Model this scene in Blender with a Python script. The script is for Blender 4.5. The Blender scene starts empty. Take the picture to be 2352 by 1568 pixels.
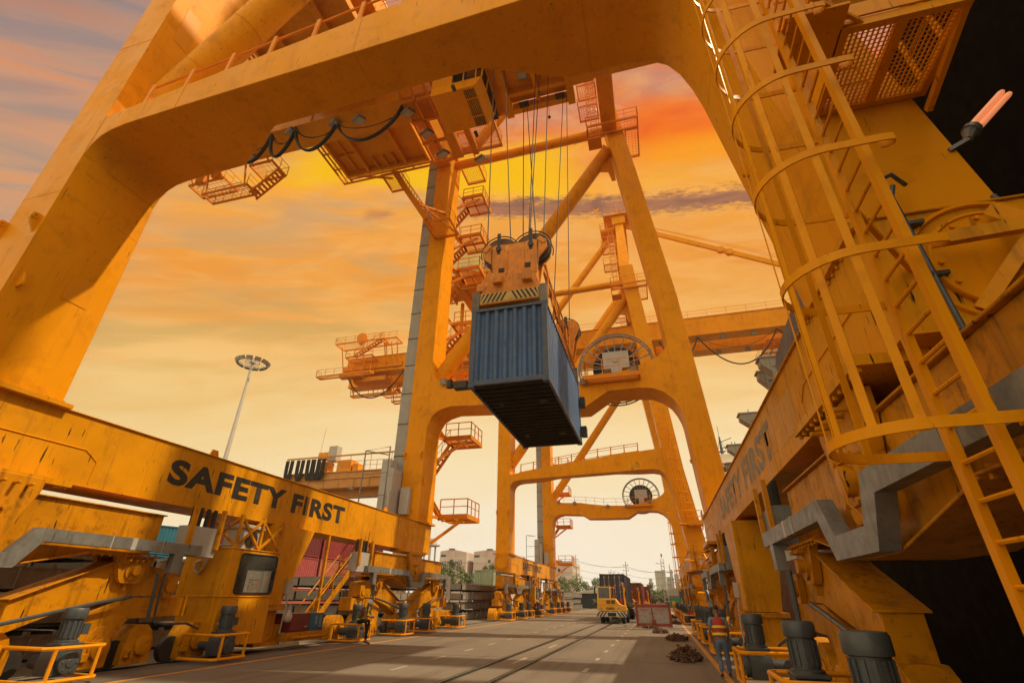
import bpy, math, random
from mathutils import Vector, Matrix
rnd = random.Random(7)
R = math.radians
scene = bpy.context.scene
COL = scene.collection

# ---------------------------------------------------------------- camera
cam_data = bpy.data.cameras.new('camera')
cam_data.sensor_width = 36.0
cam_data.lens = 36.0 * 1110.7 / 2352.0
cam_data.clip_start = 0.1
cam_data.clip_end = 3000.0
cam = bpy.data.objects.new('camera', cam_data)
COL.objects.link(cam)
_r = [(0.96479424, -0.11639899, -0.23584603), (0.26288358, 0.45413175, 0.85126763), (0.00801847, -0.88329816, 0.46874308)]
M4 = Matrix([[_r[i][0], -_r[i][1], -_r[i][2], (0.0, 0.0, 1.9)[i]] for i in range(3)] + [[0, 0, 0, 1]])
cam.matrix_world = M4
scene.camera = cam

# ---------------------------------------------------------------- light
SUN_EL, SUN_AZ = R(54), math.atan2(0.95, 0.16)      # azimuth of the sun: over the sea, to the right of the camera
sun_dir = Vector((math.cos(SUN_EL) * math.sin(SUN_AZ), math.cos(SUN_EL) * math.cos(SUN_AZ), math.sin(SUN_EL)))
sl = bpy.data.lights.new('sun', 'SUN')
sl.energy = 4.2
sl.angle = R(0.9)
sl.color = (1.0, 0.79, 0.48)
so = bpy.data.objects.new('sun', sl)
COL.objects.link(so)
so.rotation_euler = sun_dir.to_track_quat('Z', 'Y').to_euler()
scene.view_settings.view_transform = 'Standard'
scene.view_settings.look = 'None'
scene.view_settings.exposure = 0.0
scene.view_settings.gamma = 1.0
cy = scene.cycles
cy.max_bounces = 6; cy.diffuse_bounces = 3; cy.glossy_bounces = 2; cy.transmission_bounces = 2; cy.volume_bounces = 0

def lin(r, g, b):
    f = lambda c: (c / 255 / 12.92) if c / 255 <= 0.04045 else ((c / 255 + 0.055) / 1.055) ** 2.4
    return (f(r), f(g), f(b), 1.0)

# ---- node helper
class NT:
    def __init__(s, tree): s.t = tree; s.n = tree.nodes; s.l = tree.links
    def add(s, typ, **kw):
        n = s.n.new(typ)
        for k, v in kw.items():
            if k == 'inp':
                for kk, vv in v.items():
                    if isinstance(vv, bpy.types.NodeSocket): s.l.new(vv, n.inputs[kk])
                    else: n.inputs[kk].default_value = vv
            else: setattr(n, k, v)
        return n
    def math(s, op, a, b=None, c=None, clamp=False):
        n = s.n.new('ShaderNodeMath'); n.operation = op; n.use_clamp = clamp
        for i, v in enumerate((a, b, c)):
            if v is None: continue
            if isinstance(v, bpy.types.NodeSocket): s.l.new(v, n.inputs[i])
            else: n.inputs[i].default_value = v
        return n.outputs[0]
    def ramp(s, fac, stops, interp='LINEAR'):
        n = s.n.new('ShaderNodeValToRGB'); cr = n.color_ramp; cr.interpolation = interp
        while len(cr.elements) < len(stops): cr.elements.new(0.5)
        for e, (p, c) in zip(cr.elements, stops):
            e.position = p; e.color = c if len(c) == 4 else (*c, 1)
        s.l.new(fac, n.inputs[0]); return n.outputs[0]
    def mix(s, fac, a, b, mode='MIX'):
        n = s.n.new('ShaderNodeMix'); n.data_type = 'RGBA'; n.blend_type = mode
        for k, v in ((0, fac), (6, a), (7, b)):
            if isinstance(v, bpy.types.NodeSocket): s.l.new(v, n.inputs[k])
            else: n.inputs[k].default_value = v
        return n.outputs[2]
    def rng(s, v, a, b, c=0.0, d=1.0, smooth=False):
        n = s.n.new('ShaderNodeMapRange')
        if smooth: n.interpolation_type = 'SMOOTHSTEP'
        s.l.new(v, n.inputs[0])
        for i, x in enumerate((a, b, c, d)): n.inputs[i + 1].default_value = x
        return n.outputs[0]
    def noise(s, vec, scale, detail=4, rough=0.55, dist=0.0):
        n = s.n.new('ShaderNodeTexNoise'); s.l.new(vec, n.inputs['Vector'])
        n.inputs['Scale'].default_value = scale; n.inputs['Detail'].default_value = detail
        n.inputs['Roughness'].default_value = rough; n.inputs['Distortion'].default_value = dist
        return n.outputs[0]
    def mapping(s, vec, sc=(1, 1, 1), loc=(0, 0, 0), rot=(0, 0, 0)):
        n = s.n.new('ShaderNodeMapping'); s.l.new(vec, n.inputs[0])
        n.inputs['Scale'].default_value = sc; n.inputs['Location'].default_value = loc; n.inputs['Rotation'].default_value = rot
        return n.outputs[0]

# ---------------------------------------------------------------- sky
world = bpy.data.worlds.new('World'); scene.world = world; world.use_nodes = True
w = NT(world.node_tree); w.n.clear()
gen = w.add('ShaderNodeTexCoord').outputs['Generated']
sep = w.add('ShaderNodeSeparateXYZ', inp={0: gen})
dx, dy, dz = sep.outputs
elev = w.math('MULTIPLY', w.math('ARCSINE', dz), 1 / (math.pi / 2))          # 0 horizon .. 1 zenith
azi = w.math('MULTIPLY', w.math('ARCTAN2', dx, dy), 1 / math.pi)             # -1 .. 1, 0 along the quay
# long flat cloud banks: noise stretched along the horizon
eb = w.math('ADD', elev, w.math('MULTIPLY', w.math('POWER', w.math('ADD', azi, 0.06), 2.0), 1.2))     # the banks sag towards both sides
cv = w.add('ShaderNodeCombineXYZ', inp={0: w.math('MULTIPLY', azi, 7.5), 1: w.math('MULTIPLY', eb, 9.0), 2: 0.0}).outputs[0]
n1 = w.noise(w.mapping(cv, (1.0, 1.5, 1), (3.1, 0.4, 0)), 1.1, 3, 0.5, 0.6)
n2 = w.noise(w.mapping(cv, (1.0, 2.2, 1), (7.7, 2.2, 0)), 1.35, 4, 0.48, 0.9)
n3 = w.noise(w.mapping(cv, (1.4, 2.6, 1), (1.7, 9.2, 0)), 2.4, 5, 0.52, 0.8)
e2 = w.math('ADD', elev, w.math('MULTIPLY', w.math('SUBTRACT', n1, 0.5), 0.10))
ebn = w.math('ADD', eb, w.math('MULTIPLY', w.math('SUBTRACT', n1, 0.5), 0.07))
base = w.ramp(ebn, [(0.0, lin(253, 243, 224)), (0.07, lin(252, 238, 212)), (0.13, lin(250, 228, 184)), (0.20, lin(250, 220, 164)), (0.25, lin(248, 210, 144)), (0.31, lin(246, 192, 114)),
                    (0.37, lin(243, 168, 76)), (0.43, lin(242, 160, 70)), (0.47, lin(242, 164, 74)), (0.495, lin(246, 166, 66)), (0.53, lin(249, 150, 48)), (0.56, lin(240, 126, 48)), (0.60, lin(206, 136, 108)), (0.68, lin(168, 130, 124)), (1.0, lin(140, 136, 146))])
midband = w.math('MULTIPLY', w.rng(eb, 0.14, 0.28, 0, 1, True), w.rng(eb, 0.62, 0.80, 1, 0, True))
soft = w.ramp(n2, [(0.38, (0, 0, 0)), (0.66, (1, 1, 1))])
lightcl = w.ramp(n3, [(0.45, (0, 0, 0)), (0.68, (1, 1, 1))])
warm = w.ramp(eb, [(0.16, lin(243, 206, 130)), (0.30, lin(238, 158, 62)), (0.40, lin(236, 142, 44)), (0.50, lin(248, 172, 50)), (0.58, lin(236, 124, 40))])
c1 = w.mix(w.math('MULTIPLY', w.math('MULTIPLY', soft, midband), 0.62), base, warm)
c1 = w.mix(w.math('MULTIPLY', w.math('MULTIPLY', lightcl, midband), 0.30), c1, lin(252, 196, 120))
leftw = w.rng(azi, -0.16, -0.30, 0, 1, True)
olive = w.math('MULTIPLY', w.math('MULTIPLY', w.ramp(w.noise(w.mapping(cv, (0.8, 2.0, 1), (5.5, 0.7, 0)), 1.9, 4, 0.5, 0.4), [(0.44, (0, 0, 0)), (0.62, (1, 1, 1))]), w.rng(eb, 0.22, 0.34, 0, 1, True)), w.rng(azi, -0.08, -0.20, 0.15, 1, True))
c1 = w.mix(w.math('MULTIPLY', olive, 0.55), c1, w.ramp(eb, [(0.30, lin(196, 160, 84)), (0.42, lin(192, 160, 112)), (0.56, lin(178, 146, 128))]))
glow = w.math('MULTIPLY', w.math('MULTIPLY', leftw, w.rng(eb, 0.12, 0.20, 0, 1, True)), w.rng(eb, 0.26, 0.34, 1, 0, True))
c1 = w.mix(w.math('MULTIPLY', glow, 0.25), c1, lin(228, 196, 118))
# pale grey-pink high on the land side
far_l = w.math('MULTIPLY', w.rng(azi, -0.31, -0.39, 0, 1, True), w.rng(eb, 0.30, 0.46, 0.3, 1, True))
c1 = w.mix(w.math('MULTIPLY', far_l, 0.80), c1, w.ramp(n2, [(0.38, lin(160, 140, 132)), (0.52, lin(196, 150, 124)), (0.66, lin(214, 146, 108))]))
top_l = w.math('MULTIPLY', w.rng(azi, -0.33, -0.44, 0, 1, True), w.rng(eb, 0.56, 0.68, 0, 1, True))
c1 = w.mix(w.math('MULTIPLY', top_l, 0.7), c1, lin(128, 118, 124))
# deep orange-red bank on the sea side, vivid yellow bank in the middle
red = w.math('MULTIPLY', w.math('MULTIPLY', w.rng(ebn, 0.51, 0.55, 0, 1, True), w.rng(ebn, 0.575, 0.605, 1, 0, True)), w.rng(azi, -0.01, 0.04, 0, 1, True))
c1 = w.mix(w.math('MULTIPLY', red, 0.85), c1, w.ramp(n2, [(0.40, lin(240, 98, 26)), (0.60, lin(250, 128, 20))]))
amb = w.math('MULTIPLY', w.math('MULTIPLY', w.rng(eb, 0.512, 0.53, 0, 1, True), w.rng(eb, 0.535, 0.56, 1, 0, True)), w.rng(azi, 0.01, 0.05, 0, 1, True))
c1 = w.mix(w.math('MULTIPLY', amb, 0.75), c1, lin(252, 156, 16))
yel = w.math('MULTIPLY', w.math('MULTIPLY', w.rng(ebn, 0.490, 0.512, 0, 1, True), w.rng(ebn, 0.53, 0.57, 1, 0, True)), w.math('MULTIPLY', w.rng(azi, -0.30, -0.24, 0, 1, True), w.rng(azi, -0.06, -0.01, 1, 0, True)))
c1 = w.mix(w.math('MULTIPLY', yel, 0.92), c1, lin(250, 190, 16))
# the one dark streak of cloud, and a scrap left of it
edge = w.math('MULTIPLY', w.math('SUBTRACT', n3, 0.5), 0.030)
fine = w.math('MULTIPLY', w.math('SUBTRACT', w.noise(w.mapping(cv, (2.2, 4.0, 1), (2.0, 3.3, 0)), 9.0, 5, 0.65), 0.5), 0.03)
up_ = w.math('SUBTRACT', eb, w.math('ADD', 0.4785, w.math('MULTIPLY', azi, -0.045)))
dcen = w.math('ADD', w.math('ADD', up_, edge), fine)
dark = w.math('MULTIPLY', w.rng(w.math('ABSOLUTE', dcen), 0.004, 0.017, 1, 0, True), w.math('MULTIPLY', w.rng(azi, -0.15, -0.11, 0, 1, True), w.rng(azi, 0.12, 0.16, 1, 0, True)))
c1 = w.mix(w.math('MULTIPLY', dark, 0.88), c1, w.ramp(n3, [(0.4, lin(124, 86, 82)), (0.65, lin(176, 112, 84))]))
scr = w.math('MULTIPLY', w.rng(w.math('ABSOLUTE', w.math('ADD', w.math('SUBTRACT', eb, 0.475), edge)), 0.001, 0.009, 1, 0, True), w.rng(w.math('ABSOLUTE', w.math('ADD', azi, 0.197)), 0.004, 0.016, 1, 0, True))
c1 = w.mix(w.math('MULTIPLY', scr, 0.7), c1, lin(190, 124, 84))
# daylight sky away from the sunset
nish = w.add('ShaderNodeTexSky', sky_type='NISHITA', sun_disc=False, sun_elevation=SUN_EL, sun_rotation=SUN_AZ, dust_density=4.0, air_density=1.2)
back = w.mix(1.0, w.mix(1.0, nish.outputs[0], (0.10, 0.10, 0.10, 1), 'MULTIPLY'), (1.14, 0.81, 0.32, 1), 'ADD')
fwd = w.rng(dy, -0.25, 0.15, 0, 1, True)
col = w.mix(fwd, back, c1)
bg = w.add('ShaderNodeBackground', inp={0: col, 1: 1.0})
out = w.add('ShaderNodeOutputWorld', inp={0: bg.outputs[0]})

# ================================================================ helpers
class MB:
    """collects shapes, built as ONE mesh object"""
    def __init__(s): s.v = []; s.f = []; s.mi = []; s.cur = 0; s.c = []
    def cut(s): s.c.append((len(s.v), len(s.f))); return s
    def add(s, vs, fs):
        o = len(s.v); s.v += [tuple(p) for p in vs]; s.f += [tuple(i + o for i in f) for f in fs]; s.mi += [s.cur] * len(fs); return s
    def box(s, x0, x1, y0, y1, z0, z1):
        return s.add([(x0, y0, z0), (x1, y0, z0), (x1, y1, z0), (x0, y1, z0), (x0, y0, z1), (x1, y0, z1), (x1, y1, z1), (x0, y1, z1)],
                     [(0, 3, 2, 1), (4, 5, 6, 7), (0, 1, 5, 4), (1, 2, 6, 5), (2, 3, 7, 6), (3, 0, 4, 7)])
    def hexa(s, lo, hi):      # two quads of 4 points, lo below hi
        return s.add(list(lo) + list(hi), [(0, 3, 2, 1), (4, 5, 6, 7), (0, 1, 5, 4), (1, 2, 6, 5), (2, 3, 7, 6), (3, 0, 4, 7)])
    def prism(s, poly, axis, a, b):
        n = len(poly)
        if axis == 'x': P = lambda u, w_, t: (t, u, w_)
        elif axis == 'y': P = lambda u, w_, t: (u, t, w_)
        else: P = lambda u, w_, t: (u, w_, t)
        vs = [P(u, w_, a) for u, w_ in poly] + [P(u, w_, b) for u, w_ in poly]
        area = sum(poly[i][0] * poly[(i + 1) % n][1] - poly[(i + 1) % n][0] * poly[i][1] for i in range(n))
        fwd = (area > 0) != (axis == 'y')
        if b < a: fwd = not fwd
        f0 = tuple(range(n)); f1 = tuple(range(n, 2 * n))
        fs = [tuple(reversed(f0)) if fwd else f0, f1 if fwd else tuple(reversed(f1))]
        for i in range(n):
            j = (i + 1) % n
            fs.append((i, j, n + j, n + i) if fwd else (j, i, n + i, n + j))
        return s.add(vs, fs)
    def beam(s, p, q, wd, ht, up=(0, 0, 1)):
        p, q = Vector(p), Vector(q); d = (q - p).normalized(); u = Vector(up)
        if abs(d.dot(u)) > 0.98: u = Vector((0, 1, 0))
        sd = d.cross(u).normalized(); u = sd.cross(d)
        a, b = sd * wd / 2, u * ht / 2
        c = [-a - b, a - b, a + b, -a + b]
        return s.add([p + k for k in c] + [q + k for k in c], [(0, 1, 2, 3), (7, 6, 5, 4), (0, 4, 5, 1), (1, 5, 6, 2), (2, 6, 7, 3), (3, 7, 4, 0)])
    def tube(s, pts, r, n=8, closed=False, cap=True):
        pts = [Vector(p) for p in pts]; m = len(pts); rings = []
        prev = None
        for i, p in enumerate(pts):
            if closed: d = (pts[(i + 1) % m] - pts[i - 1])
            else: d = pts[min(i + 1, m - 1)] - pts[max(i - 1, 0)]
            d.normalize()
            if prev is None:
                u = Vector((0, 0, 1)) if abs(d.z) < 0.9 else Vector((1, 0, 0))
            else: u = prev
            sd = d.cross(u).normalized(); u = sd.cross(d).normalized(); prev = u
            rr = r[i] if isinstance(r, (list, tuple)) else r
            rings.append([p + (sd * math.cos(2 * math.pi * k / n) + u * math.sin(2 * math.pi * k / n)) * rr for k in range(n)])
        vs = [p for ring in rings for p in ring]; fs = []
        for i in range(m if closed else m - 1):
            a, b = i * n, ((i + 1) % m) * n
            for k in range(n):
                kk = (k + 1) % n
                fs.append((a + k, a + kk, b + kk, b + k))
        if cap and not closed:
            fs.append(tuple(reversed(range(n)))); fs.append(tuple((m - 1) * n + k for k in range(n)))
        return s.add(vs, fs)
    def lathe(s, prof, c, axis='z', n=16):
        c = Vector(c); vs = []
        for r, t in prof:
            for k in range(n):
                a = 2 * math.pi * k / n; u, w_ = r * math.cos(a), r * math.sin(a)
                vs.append(c + (Vector((u, w_, t)) if axis == 'z' else Vector((t, u, w_)) if axis == 'x' else Vector((w_, t, u))))
        fs = []; m = len(prof)
        for i in range(m - 1):
            for k in range(n):
                kk = (k + 1) % n
                fs.append((i * n + k, i * n + kk, (i + 1) * n + kk, (i + 1) * n + k))
        fs.append(tuple(reversed(range(n)))); fs.append(tuple((m - 1) * n + k for k in range(n)))
        return s.add(vs, fs)
    def cyl(s, c, r, h, axis='z', n=16):
        return s.lathe([(r, 0), (r, h)], c, axis, n)
    def torus(s, c, Rr, r, axis='z', n=24, m=6, a0=0, a1=2 * math.pi):
        c = Vector(c); full = abs(a1 - a0 - 2 * math.pi) < 1e-6; pts = []
        for k in range(n if full else n + 1):
            a = a0 + (a1 - a0) * k / n; u, w_ = Rr * math.cos(a), Rr * math.sin(a)
            pts.append(c + (Vector((u, w_, 0)) if axis == 'z' else Vector((0, u, w_)) if axis == 'x' else Vector((u, 0, w_))))
        return s.tube(pts, r, m, closed=full)
    def loft(s, secs):       # list of quads (4 points each, same order) joined in a row
        vs = [p for q in secs for p in q]; fs = []
        for i in range(len(secs) - 1):
            a, b = 4 * i, 4 * i + 4
            for k in range(4):
                kk = (k + 1) % 4; fs.append((a + k, a + kk, b + kk, b + k))
        fs.append((3, 2, 1, 0)); e = 4 * (len(secs) - 1); fs.append((e, e + 1, e + 2, e + 3))
        return s.add(vs, fs)
    def sphere(s, c, r, n=10, m=6, sc=(1, 1, 1)):
        prof = [(max(r * math.sin(math.pi * i / m), 1e-4), -r * math.cos(math.pi * i / m)) for i in range(m + 1)]
        o = len(s.v); s.lathe(prof, (0, 0, 0), 'z', n)
        for i in range(o, len(s.v)):
            p = s.v[i]; s.v[i] = (p[0] * sc[0] + c[0], p[1] * sc[1] + c[1], p[2] * sc[2] + c[2])
        return s
    def build(s, name, mat, parent=None, bevel=0.0, flip=None, smooth=True, label=None):
        me = bpy.data.meshes.new(name)
        off = parent_off(parent)
        me.from_pydata([(p[0] - off[0], p[1] - off[1], p[2] - off[2]) for p in s.v], [], s.f)
        mats = mat if isinstance(mat, (list, tuple)) else [mat]
        for m_ in mats: me.materials.append(m_)
        if len(mats) > 1:
            me.polygons.foreach_set('material_index', s.mi)
        me.validate(); me.update()
        import bmesh
        b = bmesh.new(); b.from_mesh(me); bmesh.ops.recalc_face_normals(b, faces=b.faces); b.to_mesh(me); b.free()
        if smooth:
            me.polygons.foreach_set('use_smooth', [True] * len(me.polygons)); me.set_sharp_from_angle(angle=R(38))
        o = bpy.data.objects.new(name, me); COL.objects.link(o)
        if parent is not None: o.parent = parent
        if bevel:
            m_ = o.modifiers.new('edge', 'BEVEL'); m_.width = bevel; m_.segments = 2; m_.limit_method = 'ANGLE'; m_.angle_limit = R(50)
        if label: o['label'] = label
        return o

def build_each(mb, name, mat, parent=None, **kw):
    """one object for every piece begun with cut()"""
    cs = mb.c + [(len(mb.v), len(mb.f))]; out = []
    for (v0, f0), (v1, f1) in zip(cs[:-1], cs[1:]):
        if f1 == f0: continue
        p = MB(); p.v = mb.v[v0:v1]; p.f = [tuple(i - v0 for i in f) for f in mb.f[f0:f1]]; p.mi = mb.mi[f0:f1]; out.append(p.build(name, mat, parent, **kw))
    return out

def parent_off(p):
    o = Vector((0, 0, 0))
    while p is not None:
        o += p.location; p = p.parent
    return o

def tag(o, label=None, cat=None, group=None, kind=None):
    for k, v in (('label', label), ('category', cat), ('group', group), ('kind', kind)):
        if v: o[k] = v
    return o

def thing(name, label, cat, loc=(0, 0, 0), group=None, rz=0.0):
    o = bpy.data.objects.new(name, None); o.empty_display_size = 0.3; COL.objects.link(o)
    o.location = loc; o.rotation_euler = (0, 0, rz)
    return tag(o, label, cat, group)

def copy_tree(o, parent=None):
    c = o.copy(); COL.objects.link(c)
    if parent is not None: c.parent = parent
    for ch in list(o.children): copy_tree(ch, c)
    return c

def handrail(mb, pts, h=1.1, r=0.028, step=1.5, mid=True):
    """stanchions and two rails along a line of points"""
    pts = [Vector(p) for p in pts]
    up = Vector((0, 0, h))
    mb.tube([p + up for p in pts], r, 5)
    if mid: mb.tube([p + up * 0.52 for p in pts], r * 0.7, 4)
    for a, b in zip(pts[:-1], pts[1:]):
        n = max(1, int(round((b - a).length / step)))
        for k in range(n + 1):
            p = a.lerp(b, k / n); mb.tube([p, p + up], r, 5)

def grating(mb, x0, x1, y0, y1, z, nx, ny, t=0.02, h=0.04):
    for i in range(nx + 1):
        x = x0 + (x1 - x0) * i / nx; mb.box(x - t / 2, x + t / 2, y0, y1, z, z + h)
    for j in range(ny + 1):
        y = y0 + (y1 - y0) * j / ny; mb.box(x0, x1, y - t / 2, y + t / 2, z + h * 0.3, z + h * 0.9)

def frame_z(mb, x0, x1, y0, y1, z, wd=0.12, h=0.2):
    mb.box(x0, x1, y0, y0 + wd, z, z + h); mb.box(x0, x1, y1 - wd, y1, z, z + h)
    mb.box(x0, x0 + wd, y0 + wd, y1 - wd, z, z + h); mb.box(x1 - wd, x1, y0 + wd, y1 - wd, z, z + h)

# ================================================================ materials
MATS = {}
def material(name, base, rough=0.5, metal=0.0, var=0.12, vscale=1.2, dirt=None, dirt_amt=0.0, streak=0.0, rust=0.0, bump=0.0, bscale=20.0, spec=0.5, coat=0.0, vec='Object', emit=None):
    if name in MATS: return MATS[name]
    m = bpy.data.materials.new(name); m.use_nodes = True
    t = NT(m.node_tree); bs = t.n['Principled BSDF']
    co = t.add('ShaderNodeTexCoord').outputs[vec]
    c = (*base, 1) if len(base) == 3 else base
    nz = t.noise(co, vscale, 5, 0.6)
    lo = tuple(x * (1 - var) for x in c[:3]) + (1,); hi = tuple(min(x * (1 + var), 1) for x in c[:3]) + (1,)
    col = t.ramp(nz, [(0.3, lo), (0.7, hi)])
    if dirt_amt:
        d = t.noise(co, vscale * 3.1, 8, 0.68, 0.3)
        col = t.mix(t.rng(d, 0.52, 0.75, 0, dirt_amt), col, (*(dirt or (0.05, 0.035, 0.02)), 1))
    if streak:
        sv = t.mapping(co, (5.0, 5.0, 0.35)); s1 = t.noise(sv, 1.0, 6, 0.62, 0.2)
        col = t.mix(t.rng(s1, 0.55, 0.74, 0, streak), col, (*(dirt or (0.05, 0.035, 0.02)), 1))
        sv2 = t.mapping(co, (14.0, 14.0, 1.6), (4, 2, 9)); s2 = t.noise(sv2, 1.0, 3, 0.5)
        col = t.mix(t.rng(s2, 0.665, 0.71, 0, min(1, streak * 1.6)), col, (0.03, 0.018, 0.008, 1))
    if rust:
        r1 = t.noise(co, vscale * 6, 9, 0.72, 0.5)
        col = t.mix(t.rng(r1, 0.60, 0.70, 0, rust), col, (0.10, 0.035, 0.012, 1))
    t.l.new(col, bs.inputs['Base Color'])
    rr = t.rng(t.noise(co, vscale * 2.3, 4), 0.3, 0.7, max(rough - 0.1, 0.03), min(rough + 0.14, 1))
    t.l.new(rr, bs.inputs['Roughness'])
    bs.inputs['Metallic'].default_value = metal
    bs.inputs['Specular IOR Level'].default_value = spec
    bs.inputs['Coat Weight'].default_value = coat
    if coat: bs.inputs['Coat Roughness'].default_value = 0.25
    if emit: bs.inputs['Emission Color'].default_value = (*emit[0], 1); bs.inputs['Emission Strength'].default_value = emit[1]
    if bump:
        bn = t.noise(co, bscale, 6, 0.6)
        b = t.add('ShaderNodeBump', inp={'Strength': bump, 'Distance': 0.02, 'Height': bn}); t.l.new(b.outputs[0], bs.inputs['Normal'])
    MATS[name] = m; return m

def tone(name, base, rough=0.5, **kw): return material(name, base, rough, **kw)

ORANGE = material('crane_paint', (0.76, 0.30, 0.001), 0.42, var=0.07, vscale=0.35, dirt=(0.34, 0.11, 0.005), dirt_amt=0.52, streak=0.30, rust=0.12, spec=0.13, bump=0.03, bscale=2.5)
PATCH = material('repaint_patch', (0.70, 0.27, 0.002), 0.35, var=0.05, spec=0.25)
PATCH2 = material('faded_patch', (0.58, 0.27, 0.03), 0.5, var=0.12, dirt=(0.45, 0.30, 0.16), dirt_amt=0.5, streak=0.3, spec=0.3)
ORANGE_DIRTY = material('weathered_crane_paint', (0.66, 0.28, 0.001), 0.46, var=0.14, vscale=0.6, dirt=(0.26, 0.10, 0.008), dirt_amt=0.45, streak=0.75, rust=0.22, spec=0.18, bump=0.05, bscale=5.0)
BOGIE = material('bogie_paint', (0.56, 0.225, 0.001), 0.48, var=0.2, vscale=0.9, dirt=(0.07, 0.028, 0.005), dirt_amt=0.85, streak=0.65, rust=0.45, spec=0.2, bump=0.06, bscale=9.0)
RAILING = material('railing_paint', (0.70, 0.235, 0.003), 0.45, spec=0.25, var=0.1, rust=0.2)
YELLOW = material('guard_rail_paint', (0.78, 0.30, 0.004), 0.42, spec=0.3, var=0.1, dirt_amt=0.3, rust=0.2)
GALV = material('galvanised_sheet', (0.215, 0.225, 0.235), 0.45, metal=0.4, var=0.22, vscale=2.2, dirt=(0.08, 0.07, 0.06), dirt_amt=0.6, streak=0.5, bump=0.03)
CONCRETE = material('grey_panel', (0.33, 0.32, 0.30), 0.7, var=0.12, vscale=0.8, dirt=(0.12, 0.11, 0.10), dirt_amt=0.4, streak=0.3)
MOTOR = material('grey_motor_paint', (0.058, 0.070, 0.082), 0.42, var=0.15, vscale=3, dirt=(0.02, 0.02, 0.02), dirt_amt=0.5, bump=0.03)
BLACK = material('black_rubber', (0.012, 0.012, 0.013), 0.6)
STEEL = material('dark_steel', (0.06, 0.055, 0.05), 0.5, metal=0.6, rust=0.4, vscale=3)
ROPE = material('wire_rope', (0.05, 0.045, 0.05), 0.45, metal=0.4)
LETTER = material('black_lettering', (0.014, 0.013, 0.014), 0.5, var=0.3, vscale=3, dirt=(0.10, 0.05, 0.012), dirt_amt=0.25)
LETTER_FADED = material('faded_lettering', (0.20, 0.165, 0.12), 0.5, var=0.2, vscale=2.0, dirt=(0.45, 0.20, 0.03), dirt_amt=0.9)
GLASS = material('window_glass', (0.012, 0.014, 0.014), 0.06, spec=0.8, var=0.1)
GREYBOX = material('grey_cabinet', (0.42, 0.41, 0.39), 0.45, var=0.08, dirt=(0.15, 0.13, 0.1), dirt_amt=0.3)
LAMPGREY = material('floodlight_housing', (0.16, 0.16, 0.16), 0.4, metal=0.4)
LAMPGLASS = material('floodlight_glass', (0.34, 0.32, 0.27), 0.15, spec=0.8)

# ================================================================ the ship-to-shore crane
def leg_x(z, far):      # road side of the waterside leg, which leans towards the land
    k = [(6.5, 3.25), (21.7, 2.2), (44.0, -0.3)] if far else [(6.5, 3.28), (15.0, 2.15), (44.0, -0.3)]
    for (za, xa), (zb, xb) in zip(k[:-1], k[1:]):
        if z <= zb: return xa + (xb - xa) * (z - za) / (zb - za)
    return k[-1][1]

def lettering(parent, mat, face_x, y0, y1, z0, z1, sign):
    cu = bpy.data.curves.new('lettering', 'FONT'); cu.body = 'SAFETY FIRST'; cu.offset = 0.045; cu.space_character = 1.10; cu.space_word = 0.9
    tmp = bpy.data.objects.new('lettering', cu); COL.objects.link(tmp)
    bpy.context.view_layer.update()
    me = bpy.data.meshes.new_from_object(tmp.evaluated_get(bpy.context.evaluated_depsgraph_get()))
    COL.objects.unlink(tmp); bpy.data.objects.remove(tmp)
    xs = [v.co.x for v in me.vertices]; ys = [v.co.y for v in me.vertices]
    ax, bx, ay, by = min(xs), max(xs), min(ys), max(ys); off = parent_off(parent)
    for v in me.vertices:
        u = (v.co.x - ax) / (bx - ax); t = (v.co.y - ay) / (by - ay)
        y = y0 + (y1 - y0) * (u if sign > 0 else 1 - u)
        v.co = Vector((face_x + sign * 0.006, y, z0 + (z1 - z0) * t)) - off
    me.materials.append(mat); me.update(); me.name = 'lettering'
    o = bpy.data.objects.new('lettering', me); COL.objects.link(o); o.parent = parent
    return o

def box_column(mb, quad_lo, quad_hi): mb.hexa(quad_lo, quad_hi)

def flood(mb, c, yaw=0.0, tilt=-0.9, s=0.3):
    """a small floodlight hanging at c"""
    mb.cut(); c = Vector(c); d = Vector((math.sin(yaw) * math.cos(tilt), math.cos(yaw) * math.cos(tilt), math.sin(tilt)))
    mb.cur = 0; mb.beam(c, c + d * 0.22, s * 1.2, s); mb.tube([c, c + Vector((0, 0, 0.45))], 0.03, 5)
    mb.cur = 1; mb.beam(c + d * 0.222, c + d * 0.24, s * 1.05, s * 0.85); mb.cur = 0

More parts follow.
